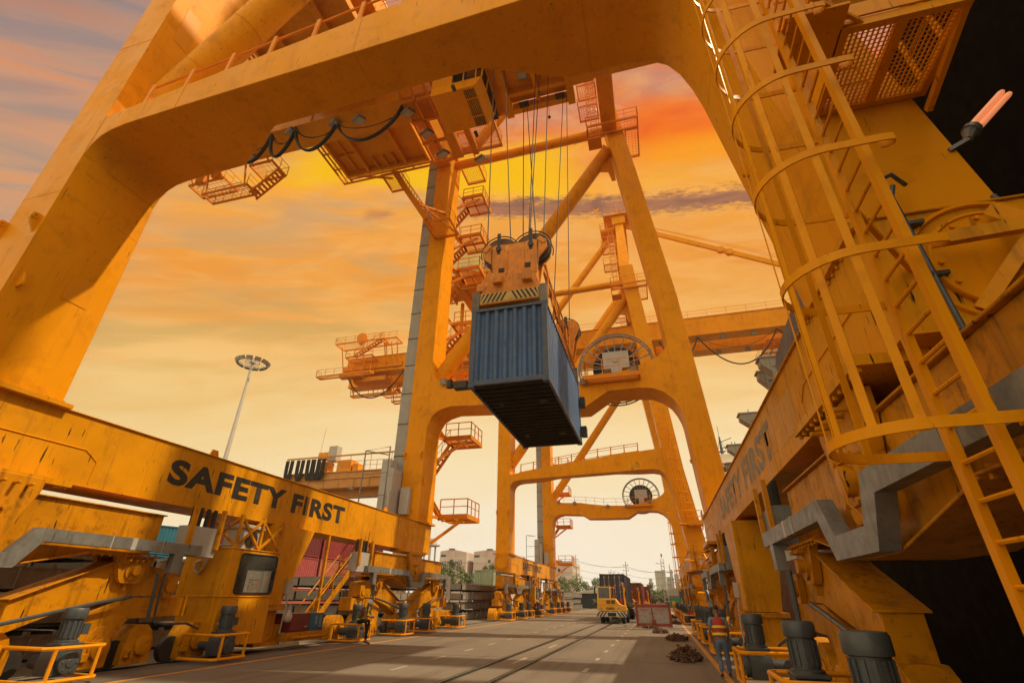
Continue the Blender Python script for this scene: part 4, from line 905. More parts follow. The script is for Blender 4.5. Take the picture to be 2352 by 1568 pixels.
def make_landside_end(root):
    m = MB()
    for (x0, x1, y0, y1, z) in ((-48.6, -39.5, 14.0, 16.6, 41.9), (-40.2, -37.2, 14.2, 16.5, 41.9), (-46.5, -41.5, 14.4, 16.6, 39.2), (-50.5, -40.6, 13.2, 14.4, 35.4), (-47.5, -38.8, 19.0, 20.0, 33.9)):
        frame_z(m, x0, x1, y0, y1, z, .12, .25); grating(m, x0, x1, y0, y1, z + .1, int((x1 - x0) / .4), 5, .02, .04)
        handrail(m, [(x0, y0, z + .25), (x1, y0, z + .25)], step=1.8, r=.045); handrail(m, [(x0, y1, z + .25), (x0, y0, z + .25)], step=1.3, r=.045)
        for x in (x0 + .5, (x0 + x1) / 2, x1 - .5): m.beam((x, (y0 + y1) / 2, z), (x, 16.9, 37.4), .14, .14)
    m.beam((-44.8, 14.2, 39.4), (-40.4, 14.2, 42.0), .1, .35); m.beam((-44.8, 15.0, 39.4), (-40.4, 15.0, 42.0), .1, .35)
    for k in range(11): t = k / 10; m.box(-44.8 + 4.4 * t - .12, -44.8 + 4.4 * t + .12, 14.25, 14.95, 39.4 + 2.6 * t, 39.45 + 2.6 * t)
    handrail(m, [(-44.8, 14.2, 39.5), (-40.4, 14.2, 42.1)], step=1.2, r=.045)
    m.box(-48.0, -37.0, 16.6, 18.9, 37.8, 38.6); m.box(-48.0, -44.0, 15.6, 16.8, 36.2, 37.0); m.box(-46, -40, 17.0, 19, 35.6, 36.4)
    m.cyl((-44.2, 14.7, 43.2), .95, .5, 'y', 20); m.beam((-44.2, 15, 42), (-44.2, 15, 43.2), .8, .5)
    m.build('end_platform', RAILING, root)
    m = MB(); m.tube([(-47.0 + 10.5 * k / 16, 16.6, 36.7 - 4.6 * (1 - (2 * k / 16 - 1) ** 2)) for k in range(17)], .1, 5); m.build('end_platform_cable', BLACK, root)

# ================================================================ ground
def flat(name, x0, x1, y0, y1, z, mat):
    m = MB(); m.add([(x0, y0, z), (x1, y0, z), (x1, y1, z), (x0, y1, z)], [(0, 1, 2, 3)]); return m.build(name, mat, None, smooth=False)

def ground_mat():
    m = bpy.data.materials.new('quay_paving'); m.use_nodes = True; t = NT(m.node_tree); bs = t.n['Principled BSDF']
    co = t.add('ShaderNodeTexCoord').outputs['Object']
    a = t.noise(co, .22, 6, .6, .3); b = t.noise(co, 2.6, 8, .7); c = t.noise(t.mapping(co, (1, .12, 1)), 1.1, 6, .65, .4)
    col = t.ramp(a, [(.3, (.138, .119, .100)), (.7, (.195, .168, .142))])
    col = t.mix(t.rng(c, .50, .72, 0, .55), col, (.075, .060, .050, 1))
    col = t.mix(t.rng(b, .60, .76, 0, .65), col, (.05, .042, .036, 1))
    col = t.mix(t.rng(t.noise(co, 60, 3, .6), .5, .7, 0, .25), col, (.26, .22, .18, 1))
    col = t.mix(t.rng(t.noise(t.mapping(co, (1, 1, 1), (9, 4, 0)), .6, 7, .7), .62, .70, 0, .55), col, (.040, .032, .027, 1))
    t.l.new(col, bs.inputs['Base Color'])
    t.l.new(t.rng(a, .3, .7, .55, .8), bs.inputs['Roughness'])
    wv = t.noise(t.mapping(co, (2.2, .035, 1), (3, 0, 0), (0, 0, .06)), 1.0, 5, .6, .3)
    col = t.mix(t.rng(wv, .56, .66, 0, .45), col, (.050, .042, .036, 1))
    wl = t.noise(t.mapping(co, (1.1, .05, 1), (13, 5, 0)), 1.0, 4, .6, .3)
    col = t.mix(t.rng(wl, .58, .70, 0, .35), col, (.23, .19, .155, 1))
    t.l.new(col, bs.inputs['Base Color'])
    h = t.math('ADD', t.math('MULTIPLY', b, .6), t.noise(co, 90, 4, .6))
    bp = t.add('ShaderNodeBump', inp={'Strength': .22, 'Distance': .02, 'Height': h}); t.l.new(bp.outputs[0], bs.inputs['Normal'])
    return m

tag(flat('ground', -1500, 7.0, -400, 2500, 0, ground_mat()), kind='structure')
tag(flat('harbour_water', 7.05, 2500, -400, 2500, -2.5, material('harbour_water', (.03, .045, .045), .12, bump=.3, bscale=.8)), kind='structure')
m = MB(); m.box(7.0, 7.3, -400, 600, -4, -.01); tag(m.build('quay_edge', CONCRETE), kind='structure')
YLINE = material('worn_yellow_line', (.58, .27, .05), .6, var=.15, vscale=3, dirt=(.11, .085, .07), dirt_amt=.75)
for (x0, x1, y0, y1) in ((-13.35, -13.15, -5, 130), (1.42, 1.60, -5, 130)):
    tag(flat('yellow_line', x0, x1, y0, y1, .004, YLINE), kind='structure')
DASH = material('worn_white_dash', (.38, .33, .28), .6, var=.1, dirt=(.12, .09, .07), dirt_amt=.6, vscale=4)
m = MB()
for x, y0, d, n, l in ((-7.95, 15.6, 3.15, 20, 1.1), (-2.45, 17.1, 3.15, 11, .95), (-4.98, 18.4, 6.0, 3, 1.9)):
    for k in range(n): y = y0 + d * k; m.add([(x - .07, y, .005), (x + .07, y, .005), (x + .07, y + l, .005), (x - .07, y + l, .005)], [(0, 1, 2, 3)])
tag(m.build('lane_dashes', DASH, smooth=False), kind='structure')
RAILM = material('rail_steel', (.05, .042, .036), .35, metal=.7, rust=.5, vscale=2)
GROOVE = material('rail_groove', (.03, .024, .02), .8)
for x in (-5.65, -4.45, -15.5, 3.45):
    tag(flat('rail_groove', x - .13, x + .13, -10, 300, .004, GROOVE), kind='structure')
    m = MB(); m.box(x - .04, x + .04, -10, 300, .006, .022); tag(m.build('rail', RAILM), kind='structure')
tag(flat('slab_joint', -13, 1.3, 20.2, 20.26, .003, GROOVE), kind='structure')
tag(flat('drain_cover', 2.25, 2.6, 14.9, 15.9, .006, GALV), kind='structure')

# ================================================================ cranes
crane = make_crane()
crane2 = copy_tree(crane)
crane2.location = (-6.1, 20.35 + 48.6, 0); crane2.scale = (1, 1, .95)
crane2['label'] = 'second orange gantry crane farther along the quay, framed under the nearest crane'
# the second crane carries no container now: its trolley stands further out over the ship
for ch in crane2.children:
    if ch.name.split('.')[0] in ('trolley', 'operator_cabin', 'trolley_walkway'): ch.location.x += 34
    if ch.name.split('.')[0] == 'girder': ch.location.x -= 8.3
    if ch.name.split('.')[0] == 'stair_platform': ch.location.x -= 6
make_landside_end(crane)
for ch in crane2.children:      # its machinery house sits higher and nearer the end frame
    if ch.name.split('.')[0] in ('machinery_platform', 'machinery_house', 'walkway') or (ch.name.startswith('handrail') and abs(ch.location.x) < 1): ch.location.y -= 8; ch.location.z += 5.2
m = MB()
for x in (-24, -17):
    for y in (9.0, 17.2): m.box(x, x + .4, y, y + .4, 40.3 if y > 16.9 else 36, 43.4)
m.box(-24.2, -16.4, 9.0, 18.6, 36.0, 36.5)
m.build('house_support', ORANGE, crane).parent = crane2
for ch in list(crane.children):
    if ch.name.startswith('end_platform'): ch.parent = crane2; ch.location.x -= 0

# ================================================================ hanging container and spreader
def corrugated(m, p0, p1, z0, z1, nrm, pitch=.28, depth=.06):
    p0, p1 = Vector((*p0, 0)), Vector((*p1, 0)); n = Vector((*nrm, 0)); L = (p1 - p0).length; k = max(2, int(L / pitch)); d = (p1 - p0) / k; vs = []
    for i in range(k):
        for t, o in ((0, 0), (.30, 0), (.5, -depth), (.80, -depth)):
            q = p0 + d * (i + t) + n * o; vs += [(q.x, q.y, z0), (q.x, q.y, z1)]
    vs += [(p1.x, p1.y, z0), (p1.x, p1.y, z1)]
    m.add(vs, [(2 * i, 2 * i + 2, 2 * i + 3, 2 * i + 1) for i in range(len(vs) // 2 - 1)])

def make_container(name, label, L, W, H, mat, frame_mat, group=None, doors=False, loc=(0, 0, 0), pitch=.28, rz=0.0, depth=.06):
    """origin at the middle of the underside, long along y; the -y end faces the camera"""
    root = thing(name, label, 'shipping container', (0, 0, 0), group)
    w, l, p = W / 2, L / 2, .16 * H / 2.6
    m = MB()
    for sx in (-1, 1):
        for sy in (-1, 1):
            x, y = sx * w, sy * l
            m.box(min(x, x - sx * p), max(x, x - sx * p), min(y, y - sy * p), max(y, y - sy * p), .18, H - .12)
            for z0, z1 in ((0, .18), (H - .12, H)): m.box(min(x, x - sx * p * 1.12) - (.01 if sx < 0 else 0), max(x, x - sx * p * 1.12) + (.01 if sx > 0 else 0), min(y, y - sy * p * 1.1), max(y, y - sy * p * 1.1), z0, z1)
        m.box(sx * w - (p * .5 if sx > 0 else 0), sx * w + (p * .5 if sx < 0 else 0), -l + p * 1.1, l - p * 1.1, .05, .24); m.box(sx * w - (p * .4 if sx > 0 else 0), sx * w + (p * .4 if sx < 0 else 0), -l + p * 1.1, l - p * 1.1, H - .1, H - .01)
    for sy in (-1, 1):
        m.box(-w + p, w - p, sy * l - (p * .5 if sy > 0 else 0), sy * l + (p * .5 if sy < 0 else 0), .06, .26); m.box(-w + p, w - p, sy * l - (p * .5 if sy > 0 else 0), sy * l + (p * .5 if sy < 0 else 0), H - .13, H - .01)
    m.build('frame', frame_mat, root, bevel=.01)
    m = MB()
    for sx in (-1, 1): m.cut(); corrugated(m, (sx * (w - .03), -l + p), (sx * (w - .03), l - p), .23, H - .09, (sx, 0), pitch, depth)
    build_each(m, 'side_wall', mat, root, smooth=False)
    m = MB(); m.cut(); corrugated(m, (-w + p, l - .04), (w - p, l - .04), .25, H - .12, (0, 1), pitch * 1.05, depth)
    if not doors: m.cut(); corrugated(m, (-w + p, -l + .04), (w - p, -l + .04), .25, H - .12, (0, -1), pitch * 1.05, depth)
    build_each(m, 'end_wall', mat, root, smooth=False)
    if doors:
        for sx in (-1, 1):
            m = MB(); m.box(min(0.01 * sx, sx * (w - p)), max(.01 * sx, sx * (w - p)), -l + .02, -l + .07, .27, H - .14)
            for z in (.55, .95, 1.35, 1.75, 2.1): m.box(min(.03 * sx, sx * (w - p - .05)), max(.03 * sx, sx * (w - p - .05)), -l + .005, -l + .02, z, z + .22)
            d = m.build('door', mat, root)
            m = MB()
            for q in (.28, .72): x = sx * (w - p) * q; m.tube([(x, -l - .03, .2), (x, -l - .03, H - .1)], .022, 6); [m.box(x - .06, x + .06, -l - .05, -l + .02, z, z + .08) for z in (.35, 1.1, 1.7, H - .35)]
            m.build('locking_bar', GREYBOX, d)
    m = MB(); m.box(-w + .06, w - .06, -l + .1, l - .1, H - .06, H - .03); m.build('roof', mat, root)
    m = MB(); m.box(-w + .08, w - .08, -l + .1, l - .1, .16, .19)
    k = int(L / .42)
    for i in range(k): y = -l + .25 + (L - .5) * i / (k - 1); m.box(-w + .09, w - .09, y - .03, y + .03, .045, .16)
    m.box(-w * .62, -w * .48, -l + 1.9, -l + 2.3, .02, .16); m.box(w * .48, w * .7, -l + 1.9, -l + 2.3, .02, .16); m.box(-w * .62, -w * .48, l - 2.3, l - 1.9, .02, .16); m.box(w * .48, w * .7, l - 2.3, l - 1.9, .02, .16)
    m.build('underframe', material('underframe_steel', (.035, .026, .020), .7, rust=.5, vscale=1.5), root)
    root.location = loc; root.rotation_euler = (0, 0, rz)
    return root

def cmat(nm, c, **k): return material(nm, c, k.pop('rough', .5), var=k.pop('var', .14), vscale=.9, dirt=k.pop('dirt', (.10, .055, .035)), dirt_amt=k.pop('dirt_amt', .4), streak=k.pop('streak', .35), rust=k.pop('rust', .3), **k)
BLUE = cmat('blue_container_paint', (.050, .130, .315), dirt=(.15, .18, .24), dirt_amt=.6, rust=.45, var=.22, streak=.4)
BLUEF = cmat('blue_container_frame', (.06, .10, .18), dirt=(.20, .16, .13), dirt_amt=.6, rust=.7)
make_container('shipping_container', 'blue corrugated container hanging in mid air from the crane spreader', 8.73, 3.12, 3.42, BLUE, BLUEF, loc=(-4.56, 20.25, 8.9), pitch=.36, depth=.10)

def make_spreader():
    root = thing('container_spreader', 'worn orange lifting spreader with sheaves and hazard stripes on top of the hanging container', 'spreader', (-4.56, 20.25, 12.36))
    OR = material('worn_spreader_paint', (.66, .245, .010), .5, var=.2, vscale=1.5, dirt=(.20, .09, .03), dirt_amt=.6, streak=.5, rust=.35)
    x0, x1, y0, y1, z = -6.12, -3.0, 15.95, 24.55, 12.36
    m = MB()
    for y in (y0, y1): m.box(x0 + .3, x1 - .3, y - (.0 if y < 20 else .5), y + (.5 if y < 20 else 0), z + .18, z + .72)
    for x in (x0 + .75, x1 - 1.15): m.box(x, x + .4, y0 + .5, y1 - .5, z + .3, z + .85)
    m.box(x0 + .7, x1 - .7, 17.6, 22.9, z + .5, z + 1.1)
    m.build('spreader_frame', OR, root, bevel=.02)
    # hazard board: slanted stripes on the end beam, meeting in the middle
    m = MB(); y = y0 - .012; zb, zt = z + .24, z + .70; xm = (x0 + x1) / 2
    m.box(x0 + .3, x1 - .3, y, y + .01, zb, zt); m.build('hazard_board', material('board_yellow', (.55, .40, .13), .55, var=.2, dirt_amt=.6), root)
    m = MB(); y -= .004
    for s in (-1, 1):
        for k in range(7):
            a = xm + s * (.08 + k * .19); b = a + s * .09; sh = s * .22
            lim = (x1 - .31) if s > 0 else (x0 + .31)
            cl = lambda v: min(v, lim) if s > 0 else max(v, lim)
            m.add([(cl(a), y, zt - .02), (cl(b), y, zt - .02), (cl(b + sh), y, zb + .02), (cl(a + sh), y, zb + .02)], [(0, 1, 2, 3)])
    m.build('hazard_stripe', LETTER, root, smooth=False)
    m = MB()
    for x in (x0, x1 - .27):
        for y in (y0 - .03, y1 - .25): m.box(x - .02, x + .29, y, y + .28, z - .02, z + .82)
    m.build('twistlock_block', material('scuffed_corner', (.20, .18, .16), .6, var=.3, dirt=(.03, .03, .03), dirt_amt=.8, rust=.5), root, bevel=.015)
    # tapered gusset rising to the head block
    m = MB(); m.prism([(x0 + .25, z + .72), (x1 - .25, z + .72), (x1 - .75, z + 1.5), (x1 - .95, z + 1.6), (x0 + .95, z + 1.6), (x0 + .75, z + 1.5)], 'y', y0 + .1, y0 + .3)
    m.box(x0 + .8, x1 - .8, y0 + .3, y0 + 1.6, z + .95, z + 1.35); m.box(x0 + .85, x0 + 1.25, y0 - .1, y0 + .2, z + 1.15, z + 1.5); m.box(x1 - 1.0, x1 - .6, y0 - .1, y0 + .2, z + 1.1, z + 1.65)
    m.prism([(x0 + .1, z + .75), (x0 + .45, z + .75), (x0 + .75, z + 1.9), (x0 + .55, z + 2.1), (x0 + .15, z + 1.4)], 'y', y0 + .3, y0 + .45); m.box(x0 + .1, x0 + .5, y0 + .1, y0 + .6, z + .95, z + 1.35)
    m.build('gusset', OR, root, bevel=.015)
    # head block with its pairs of sheaves
    def sheaves(yc, xs, zc, r):
        m = MB()
        for x in xs:
            m.torus((x, yc, zc), r, .05, 'y', 32, 6); m.cyl((x, yc - .05, zc), r - .02, .1, 'y', 32)
            m.torus((x, yc + .25, zc), r, .05, 'y', 32, 6); m.cyl((x, yc + .2, zc), r - .02, .1, 'y', 32)
        m.build('sheave', material('sheave_steel', (.10, .055, .03), .5, var=.4, rust=.6, vscale=3), root)
        m = MB()
        for x in xs: m.torus((x, yc - .1, zc), r + .09, .03, 'y', 24, 5, -.3, math.pi + .3); m.torus((x, yc + .4, zc), r + .09, .03, 'y', 24, 5, -.3, math.pi + .3)
        for x in xs: m.cyl((x, yc - .40, zc), .13, .14, 'y', 14); m.beam((x, yc - .3, zc - .3), (x, yc - .3, zc + r + .1), .16, .06, (0, 1, 0))
        m.build('rope_guard', STEEL, root)
    m = MB(); yc, zc = 17.3, 16.15
    xa, xb = -5.38, -3.86
    prof = [(xa - .75, zc - .35), (xa - .35, zc - .75), (xa - .25, zc - 1.55), (xb + .25, zc - 1.55), (xb + .35, zc - .75), (xb + .75, zc - .25), (xb + .70, zc + .1), (xb + .42, zc + .12), (xb + .1, zc + .3), (xb - .3, zc + .22), (xa + .3, zc + .22), (xa - .1, zc + .3), (xa - .45, zc + .12), (xa - .72, zc + .05)]
    m.prism(prof, 'y', yc - .32, yc - .2); m.prism(prof, 'y', yc + .45, yc + .55)
    m.box(xa - .2, xb + .2, yc - .2, yc + .45, zc - 1.5, zc - .9)
    for x in (xa + .32, xb - .42): m.box(x, x + .1, yc - .36, yc - .30, zc - 1.5, zc + .1)
    m.beam((xa - .7, yc - .3, zc - .05), (xa - .42, yc - .3, zc + .32), .22, .14, (0, 1, 0)); m.beam((xb + .35, yc - .3, zc + .3), (xb + .68, yc - .3, zc), .22, .14, (0, 1, 0))
    m.prism([(xa - .4, zc - 2.3), (xb + .4, zc - 2.3), (xb + .2, zc - 1.55), (xa - .2, zc - 1.55)], 'y', yc - .3, yc + .6); m.box(xa, xb, yc - .2, yc + 5.8, zc - 2.4, zc - 1.7)
    m.build('head_block', OR, root, bevel=.015)
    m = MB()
    m.box(xa + .02, xa + .28, yc - .345, yc - .325, zc - 1.32, zc - 1.1); m.box(xb - .28, xb - .02, yc - .345, yc - .325, zc - 1.25, zc - 1.0); m.box(xa + .15, xb - .1, yc - .335, yc - .3205, zc - 1.66, zc - 1.52)  # black plates stand for the shade inside open recesses
    for x in (xa - .32, xb + .32): m.tube([(x, yc - .35, zc + .1), (x, yc - .4, zc - .6), (x * .99, yc - .35, zc - 1.5)], .02, 5)
    m.build('dark_recess_plate', BLACK, root)
    sheaves(yc, (xa, xb), zc + .02, .82)
    m = MB(); yc2, zc2, xs2 = 22.9, 14.75, -3.25
    prof = [(-3.95, zc2), (-3.75, zc2 + .45), (-2.75, zc2 + .45), (-2.55, zc2), (-2.8, zc2 - .6), (-3.0, zc2 - 1.7), (-3.6, zc2 - 1.7), (-3.7, zc2 - .6)]
    m.prism(prof, 'y', yc2 - .3, yc2 - .2); m.prism(prof, 'y', yc2 + .4, yc2 + .5); m.prism([(p[0] - 2.5, p[1]) for p in prof], 'y', yc2 - .3, yc2 + .5)
    m.build('sheave_bracket', OR, root); sheaves(yc2, (xs2, xs2 - 2.4), zc2, .6)
    m = MB(); handrail(m, [(x1 - .1, 16.8, z + .8), (x1 - .1, 22.4, z + .8)], h=1.0, step=.9, r=.04); m.tube([(x1 - .15, 16.5, z + 2.2), (x1 - .1, 18.5, z + 1.2), (x1 - .1, 24.0, z + .7)], .06, 6); m.beam((x1 - .2, 16.6, z + 1.9), (x1 - .1, 19.2, z + .8), .1, .22)
    m.build('side_rail', OR, root)
    m = MB(); m.cut(); m.box(-6.75, -6.2, 15.95, 16.3, 8.98, 9.25); m.beam((-6.95, 16.1, 9.12), (-6.2, 16.1, 9.12), .14, .14); m.tube([(-6.9, 15.95, 9.0), (-6.9, 15.95, 9.3)], .12, 8)
    for yy, zz in ((24.4, 9.3), (24.4, 10.9)): m.cut(); m.box(x1 + .02, x1 + .3, yy - .15, yy + .3, zz, zz + .5)
    build_each(m, 'flipper_arm', STEEL, root)
    return root
make_spreader()

# ================================================================ people
def skin(name, V, E, mat, parent, sub=2):
    me = bpy.data.meshes.new(name); me.from_pydata([v[:3] for v in V], E, []); o = bpy.data.objects.new(name, me); COL.objects.link(o)
    o.modifiers.new('s', 'SKIN').use_smooth_shade = True
    sv = me.skin_vertices[0].data
    seen = set(); adj = {}
    for a, b in E: adj.setdefault(a, []).append(b); adj.setdefault(b, []).append(a)
    for i, v in enumerate(V):
        r = v[3]; sv[i].radius = (r, v[4] if len(v) > 4 else r); sv[i].use_root = False
    for i in range(len(V)):
        if i in seen: continue
        sv[i].use_root = True; st = [i]
        while st:
            a = st.pop()
            if a in seen: continue
            seen.add(a); st += adj.get(a, [])
    ss = o.modifiers.new('sub', 'SUBSURF'); ss.levels = sub; ss.render_levels = sub
    bpy.context.view_layer.update()
    ev = o.evaluated_get(bpy.context.evaluated_depsgraph_get()); nm = bpy.data.meshes.new_from_object(ev)
    COL.objects.unlink(o); bpy.data.objects.remove(o)
    nm.materials.clear(); nm.materials.append(mat); nm.name = name
    nm.polygons.foreach_set('use_smooth', [True] * len(nm.polygons))
    q = bpy.data.objects.new(name, nm); COL.objects.link(q); q.parent = parent; return q

SKIN = material('tanned_skin', (.22, .105, .06), .5, var=.05)
HAIR = material('black_hair', (.010, .009, .008), .5)
def person(label, J, loc, rz, shirt, trousers, vest=None, stripe=None, helmet=None, group=None, extra=None, sleeve='short'):
    """J: joints, facing +y. keys pel, chest, neck, head, and shoulder/elbow/wrist/hip/knee/ankle/toe pairs (left, right)"""
    root = thing('person', label, 'person', (0, 0, 0), group)
    g = {k: Vector(v) for k, v in J.items()}
    fwd = (g['head'] - g['neck']).normalized(); face = Vector(J.get('face', (0, 1, 0))).normalized()
    V, E = [], []
    def chain(pts, start=None):
        prev = start
        for p, *r in pts:
            V.append((p.x, p.y, p.z, *r)); i = len(V) - 1
            if prev is not None: E.append((prev, i))
            prev = i
        return prev
    mid = g['pel'].lerp(g['chest'], .5)
    ip = chain([(g['pel'], .13, .10)]); im = chain([(mid, .12, .09)], ip); ic = chain([(g['chest'], .14, .10)], im); inn = chain([(g['neck'], .055)], ic)
    hd = g['head']; up = fwd
    chain([(hd - up * .075 + face * .02, .068, .072), (hd + face * .0, .080, .092), (hd + up * .065 - face * .01, .072, .082), (hd + up * .105 - face * .012, .035, .04)], inn)
    for s in 'lr':
        sh, el, wr = g['sh' + s], g['el' + s], g['wr' + s]
        iw = chain([(sh, .055), (sh.lerp(el, .5), .048), (el, .040), (el.lerp(wr, .4), .038), (wr, .026)], ic)
        d = (wr - el).normalized(); sd = d.cross(Vector((0, 0, 1)));
        sd = (sd if sd.length > .1 else Vector((0, 1, 0))).normalized(); curl = sd.cross(d)
        if curl.z > 0: curl = -curl
        palm = wr + d * .07; ipm = chain([(wr + d * .03, .024, .034), (palm, .020, .038)], iw)
        for k, L in enumerate((.072, .08, .075, .058)):
            b = palm + sd * (.030 - .02 * k); chain([(b, .0095), (b + d * L * .5 + curl * .012, .0085), (b + d * L * .8 + curl * L * .45, .007)], ipm)
        tb = wr + d * .03 + sd * .032; chain([(tb, .011), (tb + d * .03 + sd * .02 + curl * .012, .0095), (tb + d * .055 + sd * .02 + curl * .03, .008)], ipm)
        hp, kn, an, to = g['hip' + s], g['kn' + s], g['an' + s], g['to' + s]
        chain([(hp, .085), (hp.lerp(kn, .5), .068), (kn, .052), (kn.lerp(an, .35), .050), (an, .036), (to, .032)], ip)
    body = skin('body', V, E, SKIN, root, 2)
    # clothes follow the same skeleton
    V, E = [], []
    a = chain([(g['pel'] - Vector((0, 0, .02)), .165, .115)]); a = chain([(mid, .155, .115), (g['chest'], .175, .125)], a); chain([(g['neck'] - up * .035, .068)], a)
    for s in 'lr':
        sh, el, wr = g['sh' + s], g['el' + s], g['wr' + s]
        end = [(sh, .078), (sh.lerp(el, .55), .066), (sh.lerp(el, .85), .064)] if sleeve == 'short' else [(sh, .078), (el, .056), (el.lerp(wr, .5), .05), (el.lerp(wr, .9), .044)]
        chain(end, a)
    skin('shirt', V, E, shirt, root)
    V, E = [], []
    a = chain([(g['pel'] + Vector((0, 0, .05)), .165, .12)]); a = chain([(g['pel'] - Vector((0, 0, .03)), .165, .13)], a)
    for s in 'lr':
        hp, kn, an = g['hip' + s], g['kn' + s], g['an' + s]
        chain([(hp, .105), (hp.lerp(kn, .5), .088), (kn, .072), (kn.lerp(an, .45), .068), (kn.lerp(an, .92), .062)], a)
    skin('trousers', V, E, trousers, root)
    for s in 'lr':
        an, to = g['an' + s], g['to' + s]; d = (to - an); d.z = 0; d.normalize(); f = Vector((an.x, an.y, min(an.z, to.z)))
        V, E = [], []; lo = min(an.z - .05, to.z)
        chain([(Vector((an.x, an.y, an.z + .01)), .045), (Vector((an.x, an.y, an.z - .03)) - d * .04, .045, .04), (Vector((to.x, to.y, to.z)), .045, .035), (to + d * .06, .038, .03)]); skin('shoe', V, E, material('dark_boot', (.02, .017, .015), .5), root)
    if vest:
        V, E = [], []
        a = chain([(g['pel'].lerp(g['chest'], .06), .205, .158)]); a = chain([(mid, .205, .158), (g['chest'], .22, .17), (g['chest'].lerp(g['neck'], .55), .20, .15), (g['neck'] - up * .02, .10, .09)], a); vs = skin('vest', V, E, vest, root)
        if stripe:
            m = MB(); ax = (g['chest'] - g['pel']).normalized(); sdv = (g['shr'] - g['shl']).normalized(); fv = ax.cross(sdv)
            for t in (.30, .78):
                c = g['pel'].lerp(g['chest'], t); pts = []
                for k in range(24): an_ = 2 * math.pi * k / 24; pts.append(c + sdv * (.212 * math.cos(an_)) + fv * (.168 * math.sin(an_)))
                vv = []
                for p in pts: vv += [tuple(p - ax * .032), tuple(p + ax * .032)]
                n = len(pts); m.add(vv, [(2 * i, 2 * ((i + 1) % n), 2 * ((i + 1) % n) + 1, 2 * i + 1) for i in range(n)])
            m.build('reflective_stripe', stripe, vs)
    # face, ears, hair or helmet
    sdh = face.cross(up).normalized()
    m = MB(); nb = hd - up * .012 + face * .098; m.tube([hd + up * .018 + face * .088, nb, nb - up * .022 - face * .012], [.008, .014, .010], 6)
    for s in (-1, 1): c = hd + sdh * (.083 * s) - up * .005; m.sphere(c, .022, 8, 6, (.5, .7, 1.2))
    m.build('face_feature', SKIN, root)
    m = MB()
    for s in (-1, 1): m.sphere(hd + sdh * (.03 * s) + up * .022 + face * .084, .011, 8, 6)
    m.sphere(hd - up * .052 + face * .088, .014, 8, 6, (1.5, .6, .4)); m.build('eye', HAIR, root)
    if helmet:
        m = MB(); q = up.to_track_quat('Z', 'Y').to_matrix()
        prof = [(.118, 0), (.118, .02), (.112, .06), (.092, .10), (.055, .125), (.01, .132)]; o = len(m.v); m.lathe(prof, (0, 0, 0), 'z', 20); m.lathe([(.135, 0), (.135, .012)], (0, 0, -.004), 'z', 20); m.sphere((0, .09, .0), .075, 10, 6, (1, .9, .12))
        for i in range(len(m.v)): v = q @ Vector(m.v[i]); m.v[i] = tuple(hd + up * .045 + v)
        m.build('helmet', helmet, root)
    else:
        V, E = [], []; chain([(hd - up * .03 - face * .045, .068, .06), (hd + up * .05 - face * .02, .088, .094), (hd + up * .095 + face * .01, .06, .066)]); skin('hair', V, E, HAIR, root)
    if extra: extra(root, g)
    root.location = loc; root.rotation_euler = (0, 0, rz)
    return root

def walk_pose():
    return dict(pel=(0, 0, .93), chest=(0.0, .04, 1.30), neck=(0, .06, 1.50), head=(0.0, .09, 1.66), face=(-.25, 1, -.05),
                shl=(-.19, .03, 1.43), ell=(-.25, -.06, 1.16), wrl=(-.24, .04, .92), shr=(.19, .05, 1.43), elr=(.25, .06, 1.16), wrr=(.22, .22, .95),
                hipl=(-.10, 0, .88), knl=(-.10, .10, .49), anl=(-.10, -.06, .10), tol=(-.11, .10, .045), hipr=(.10, 0, .88), knr=(.11, .14, .50), anr=(.12, .22, .09), tor=(.13, .38, .05))
def sit_pose(lean=.25, seat=.78):
    s = seat + .10
    return dict(pel=(0, -.02, s), chest=(0, lean * .75, s + .38), neck=(0, lean * 1.05, s + .56), head=(0.0, lean * 1.05 + .10, s + .70), face=(0, 1, -.55),
                shl=(-.19, lean * .9, s + .49), ell=(-.26, lean + .10, s + .24), wrl=(-.13, lean + .30, s + .16), shr=(.19, lean * .9, s + .49), elr=(.25, lean + .10, s + .22), wrr=(.10, lean + .32, s + .14),
                hipl=(-.10, .03, s - .04), knl=(-.17, .42, s - .02), anl=(-.16, .30, .12), tol=(-.18, .46, .05), hipr=(.10, .03, s - .04), knr=(.15, .44, s - .0), anr=(.18, .62, .14), tor=(.21, .78, .06))

DENIM = material('blue_denim', (.095, .145, .24), .8, var=.25, vscale=6)
person('worker walking away along the yellow line in a red safety vest and blue jeans', walk_pose(), (1.50, 17.2, 0), R(-3), material('light_blue_shirt', (.13, .20, .32), .8, var=.1, vscale=5), DENIM,
       vest=material('red_vest', (.42, .035, .03), .7, var=.12, vscale=8), stripe=material('yellow_stripe', (.75, .62, .03), .5))
def harness(root, g):
    m = MB(); f = Vector((0, 1, 0)); ax = (g['chest'] - g['pel']).normalized(); nf = f - ax * f.dot(ax); nf.normalize()
    for s in ('l', 'r'):
        sh = g['sh' + s].lerp(g['neck'], .35)
        pts = [g['pel'].lerp(g['chest'], .15) + nf * .15 + (sh - g['neck']) * .8, g['chest'] + nf * .15 + (sh - g['neck']) * .9, sh + ax * .085 + nf * .03, g['chest'] - nf * .155 + (sh - g['neck']) * .9, g['pel'].lerp(g['chest'], .15) - nf * .14 + (sh - g['neck']) * .8]
        for a, b in zip(pts[:-1], pts[1:]): m.beam(a, b, .075, .012, nf if abs((b - a).normalized().dot(nf)) < .7 else ax)
    c = g['pel'].lerp(g['chest'], .12); m.tube([c + Vector((.195 * math.cos(k * .3927), .15 * math.sin(k * .3927), 0)) for k in range(16)], .03, 6, closed=True)
    m.build('safety_harness', material('lime_webbing', (.50, .58, .02), .6, var=.1), root)
